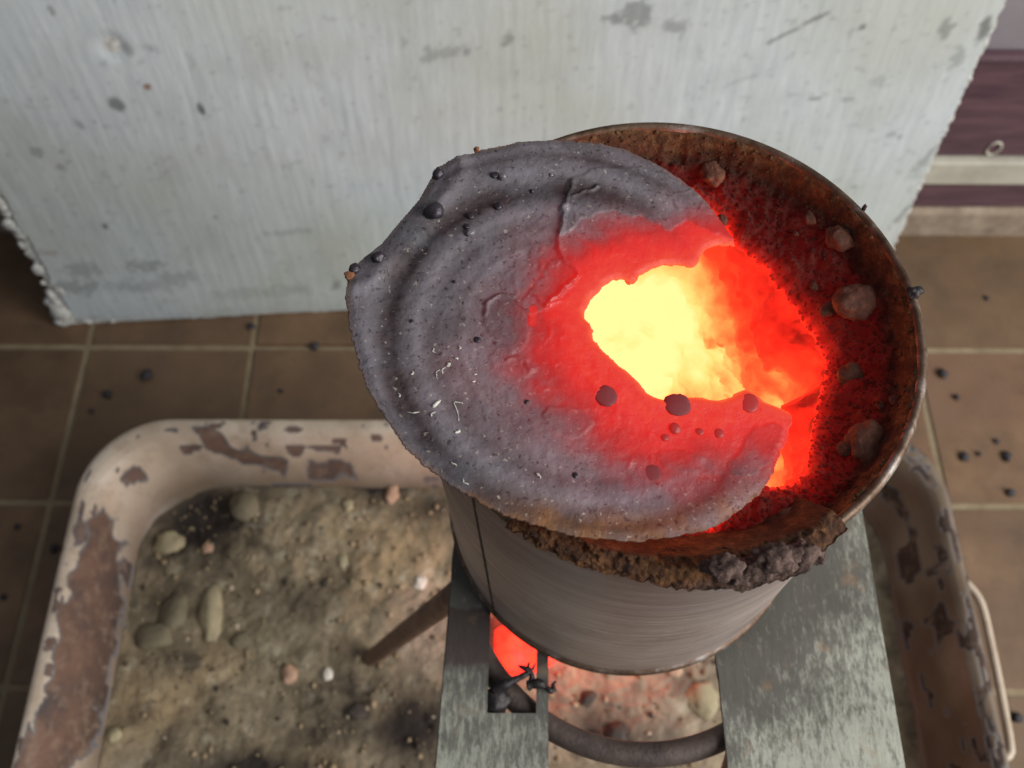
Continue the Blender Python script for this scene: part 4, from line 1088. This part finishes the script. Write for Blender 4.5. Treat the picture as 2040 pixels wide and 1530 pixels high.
for i, (u, v_, r, mt, fl_) in enumerate([(873, 344, 14, M_bead, .9), (862, 428, 22, M_bead, .85), (753, 516, 14, M_bead, .9), (706, 532, 12, M_bead, .9), (1000, 357, 9, M_beadg, 1), (985, 352, 9, M_bead, .6), (992, 413, 10, M_bead, .7), (937, 430, 9, M_bead, .6),
                                         (936, 466, 10, M_beadg, .9), (930, 452, 7, M_bead, .6), (1207, 789, 24, M_hotbead, .22), (1349, 806, 27, M_hotbead, .22), (1493, 803, 20, M_hotbead2, .2), (1345, 852, 12, M_hotbead2, .5), (1326, 870, 8, M_hotbead2, .5), (1300, 940, 18, M_hotbead, .12),
                                         (1060, 380, 5, M_bead, .8), (1097, 352, 5, M_beadg, .8), (951, 676, 7, M_bead, .5), (1147, 945, 6, M_bead, .5), (949, 297, 7, M_rustcrumb, 1.1), (696, 548, 9, M_rustcrumb, 1.1), (1433, 862, 10, M_hotbead2, .35), (1395, 858, 8, M_hotbead2, .35), (1050, 800, 5, M_bead, .6), (820, 640, 4, M_bead, .6), (905, 560, 4, M_bead, .6)]):
    q = lid_px(u, v_); h_ = lid_h(q); k = 0.000088 * r
    p = LC + q[0] * lx + q[1] * ly + ln * (h_ + k * fl_ * (0.45 if fl_ > 0.3 else 0.1))
    b = blob('bead' if mt is not M_rustcrumb else 'rust_crumb', (0, 0, 0), (k, k * 1.08, k * fl_), mt if isinstance(mt, bpy.types.Material) else mt.m, None, 400 + i, 0.16 if mt is not M_rustcrumb else 0.4, 1.6, 3, i)
    b.location = tuple(p); local(b, lid)
# pale flecks of ash
M_ash = simple('ash_fleck', [(0.3, lin(176, 172, 160)), (0.7, lin(214, 212, 202))], 500, 0.9, 0.3, 900)
for i, (pts, r) in enumerate([([(862, 812), (870, 803), (878, 797)], 2.6), ([(858, 832), (866, 818)], 1.6), ([(908, 866), (916, 853)], 2.6), ([(810, 818), (835, 819)], 1.0), ([(904, 800), (912, 820), (914, 838)], 1.1), ([(905, 795), (925, 806)], 1.0), ([(890, 728), (898, 724)], 3.4), ([(880, 744), (886, 728)], 1.2), ([(908, 715), (912, 712)], 2.0), ([(915, 690), (917, 693)], 1.6),
                              ([(920, 950), (932, 965)], 1.4), ([(900, 915), (910, 930)], 1.2), ([(820, 745), (824, 742)], 1.6), ([(875, 735), (868, 748)], 1.0), ([(1072, 945), (1076, 950)], 2.4), ([(795, 782), (797, 786)], 1.6), ([(862, 690), (866, 700)], 1.0), ([(945, 742), (949, 746)], 2.0), ([(942, 758), (948, 762)], 1.6)]):
    q = np.array([LC + a_[0] * lx + a_[1] * ly + ln * (lid_h(a_) + 0.00012) for a_ in [lid_px(*p) for p in pts]])
    q = np.array([q[0] + (q[-1] - q[0]) * t + 0.00025 * math.sin(3 * t + i) * ly + 0.0002 * math.sin(7 * t + 2 * i) * lx for t in np.linspace(0, 1, 6)]) if len(q) == 2 else smooth_poly(q, 0.0003, False)
    rr = 0.000088 * r * (1 + 0.7 * fbm(np.arange(len(q)) * 0.9, i * 1.7, 0, 2, 7))
    rr[0] *= 0.5; rr[-1] *= 0.5
    V, F = tube(q, rr, 7); local(obj('ash_fleck', V, F, M_ash, None), lid)
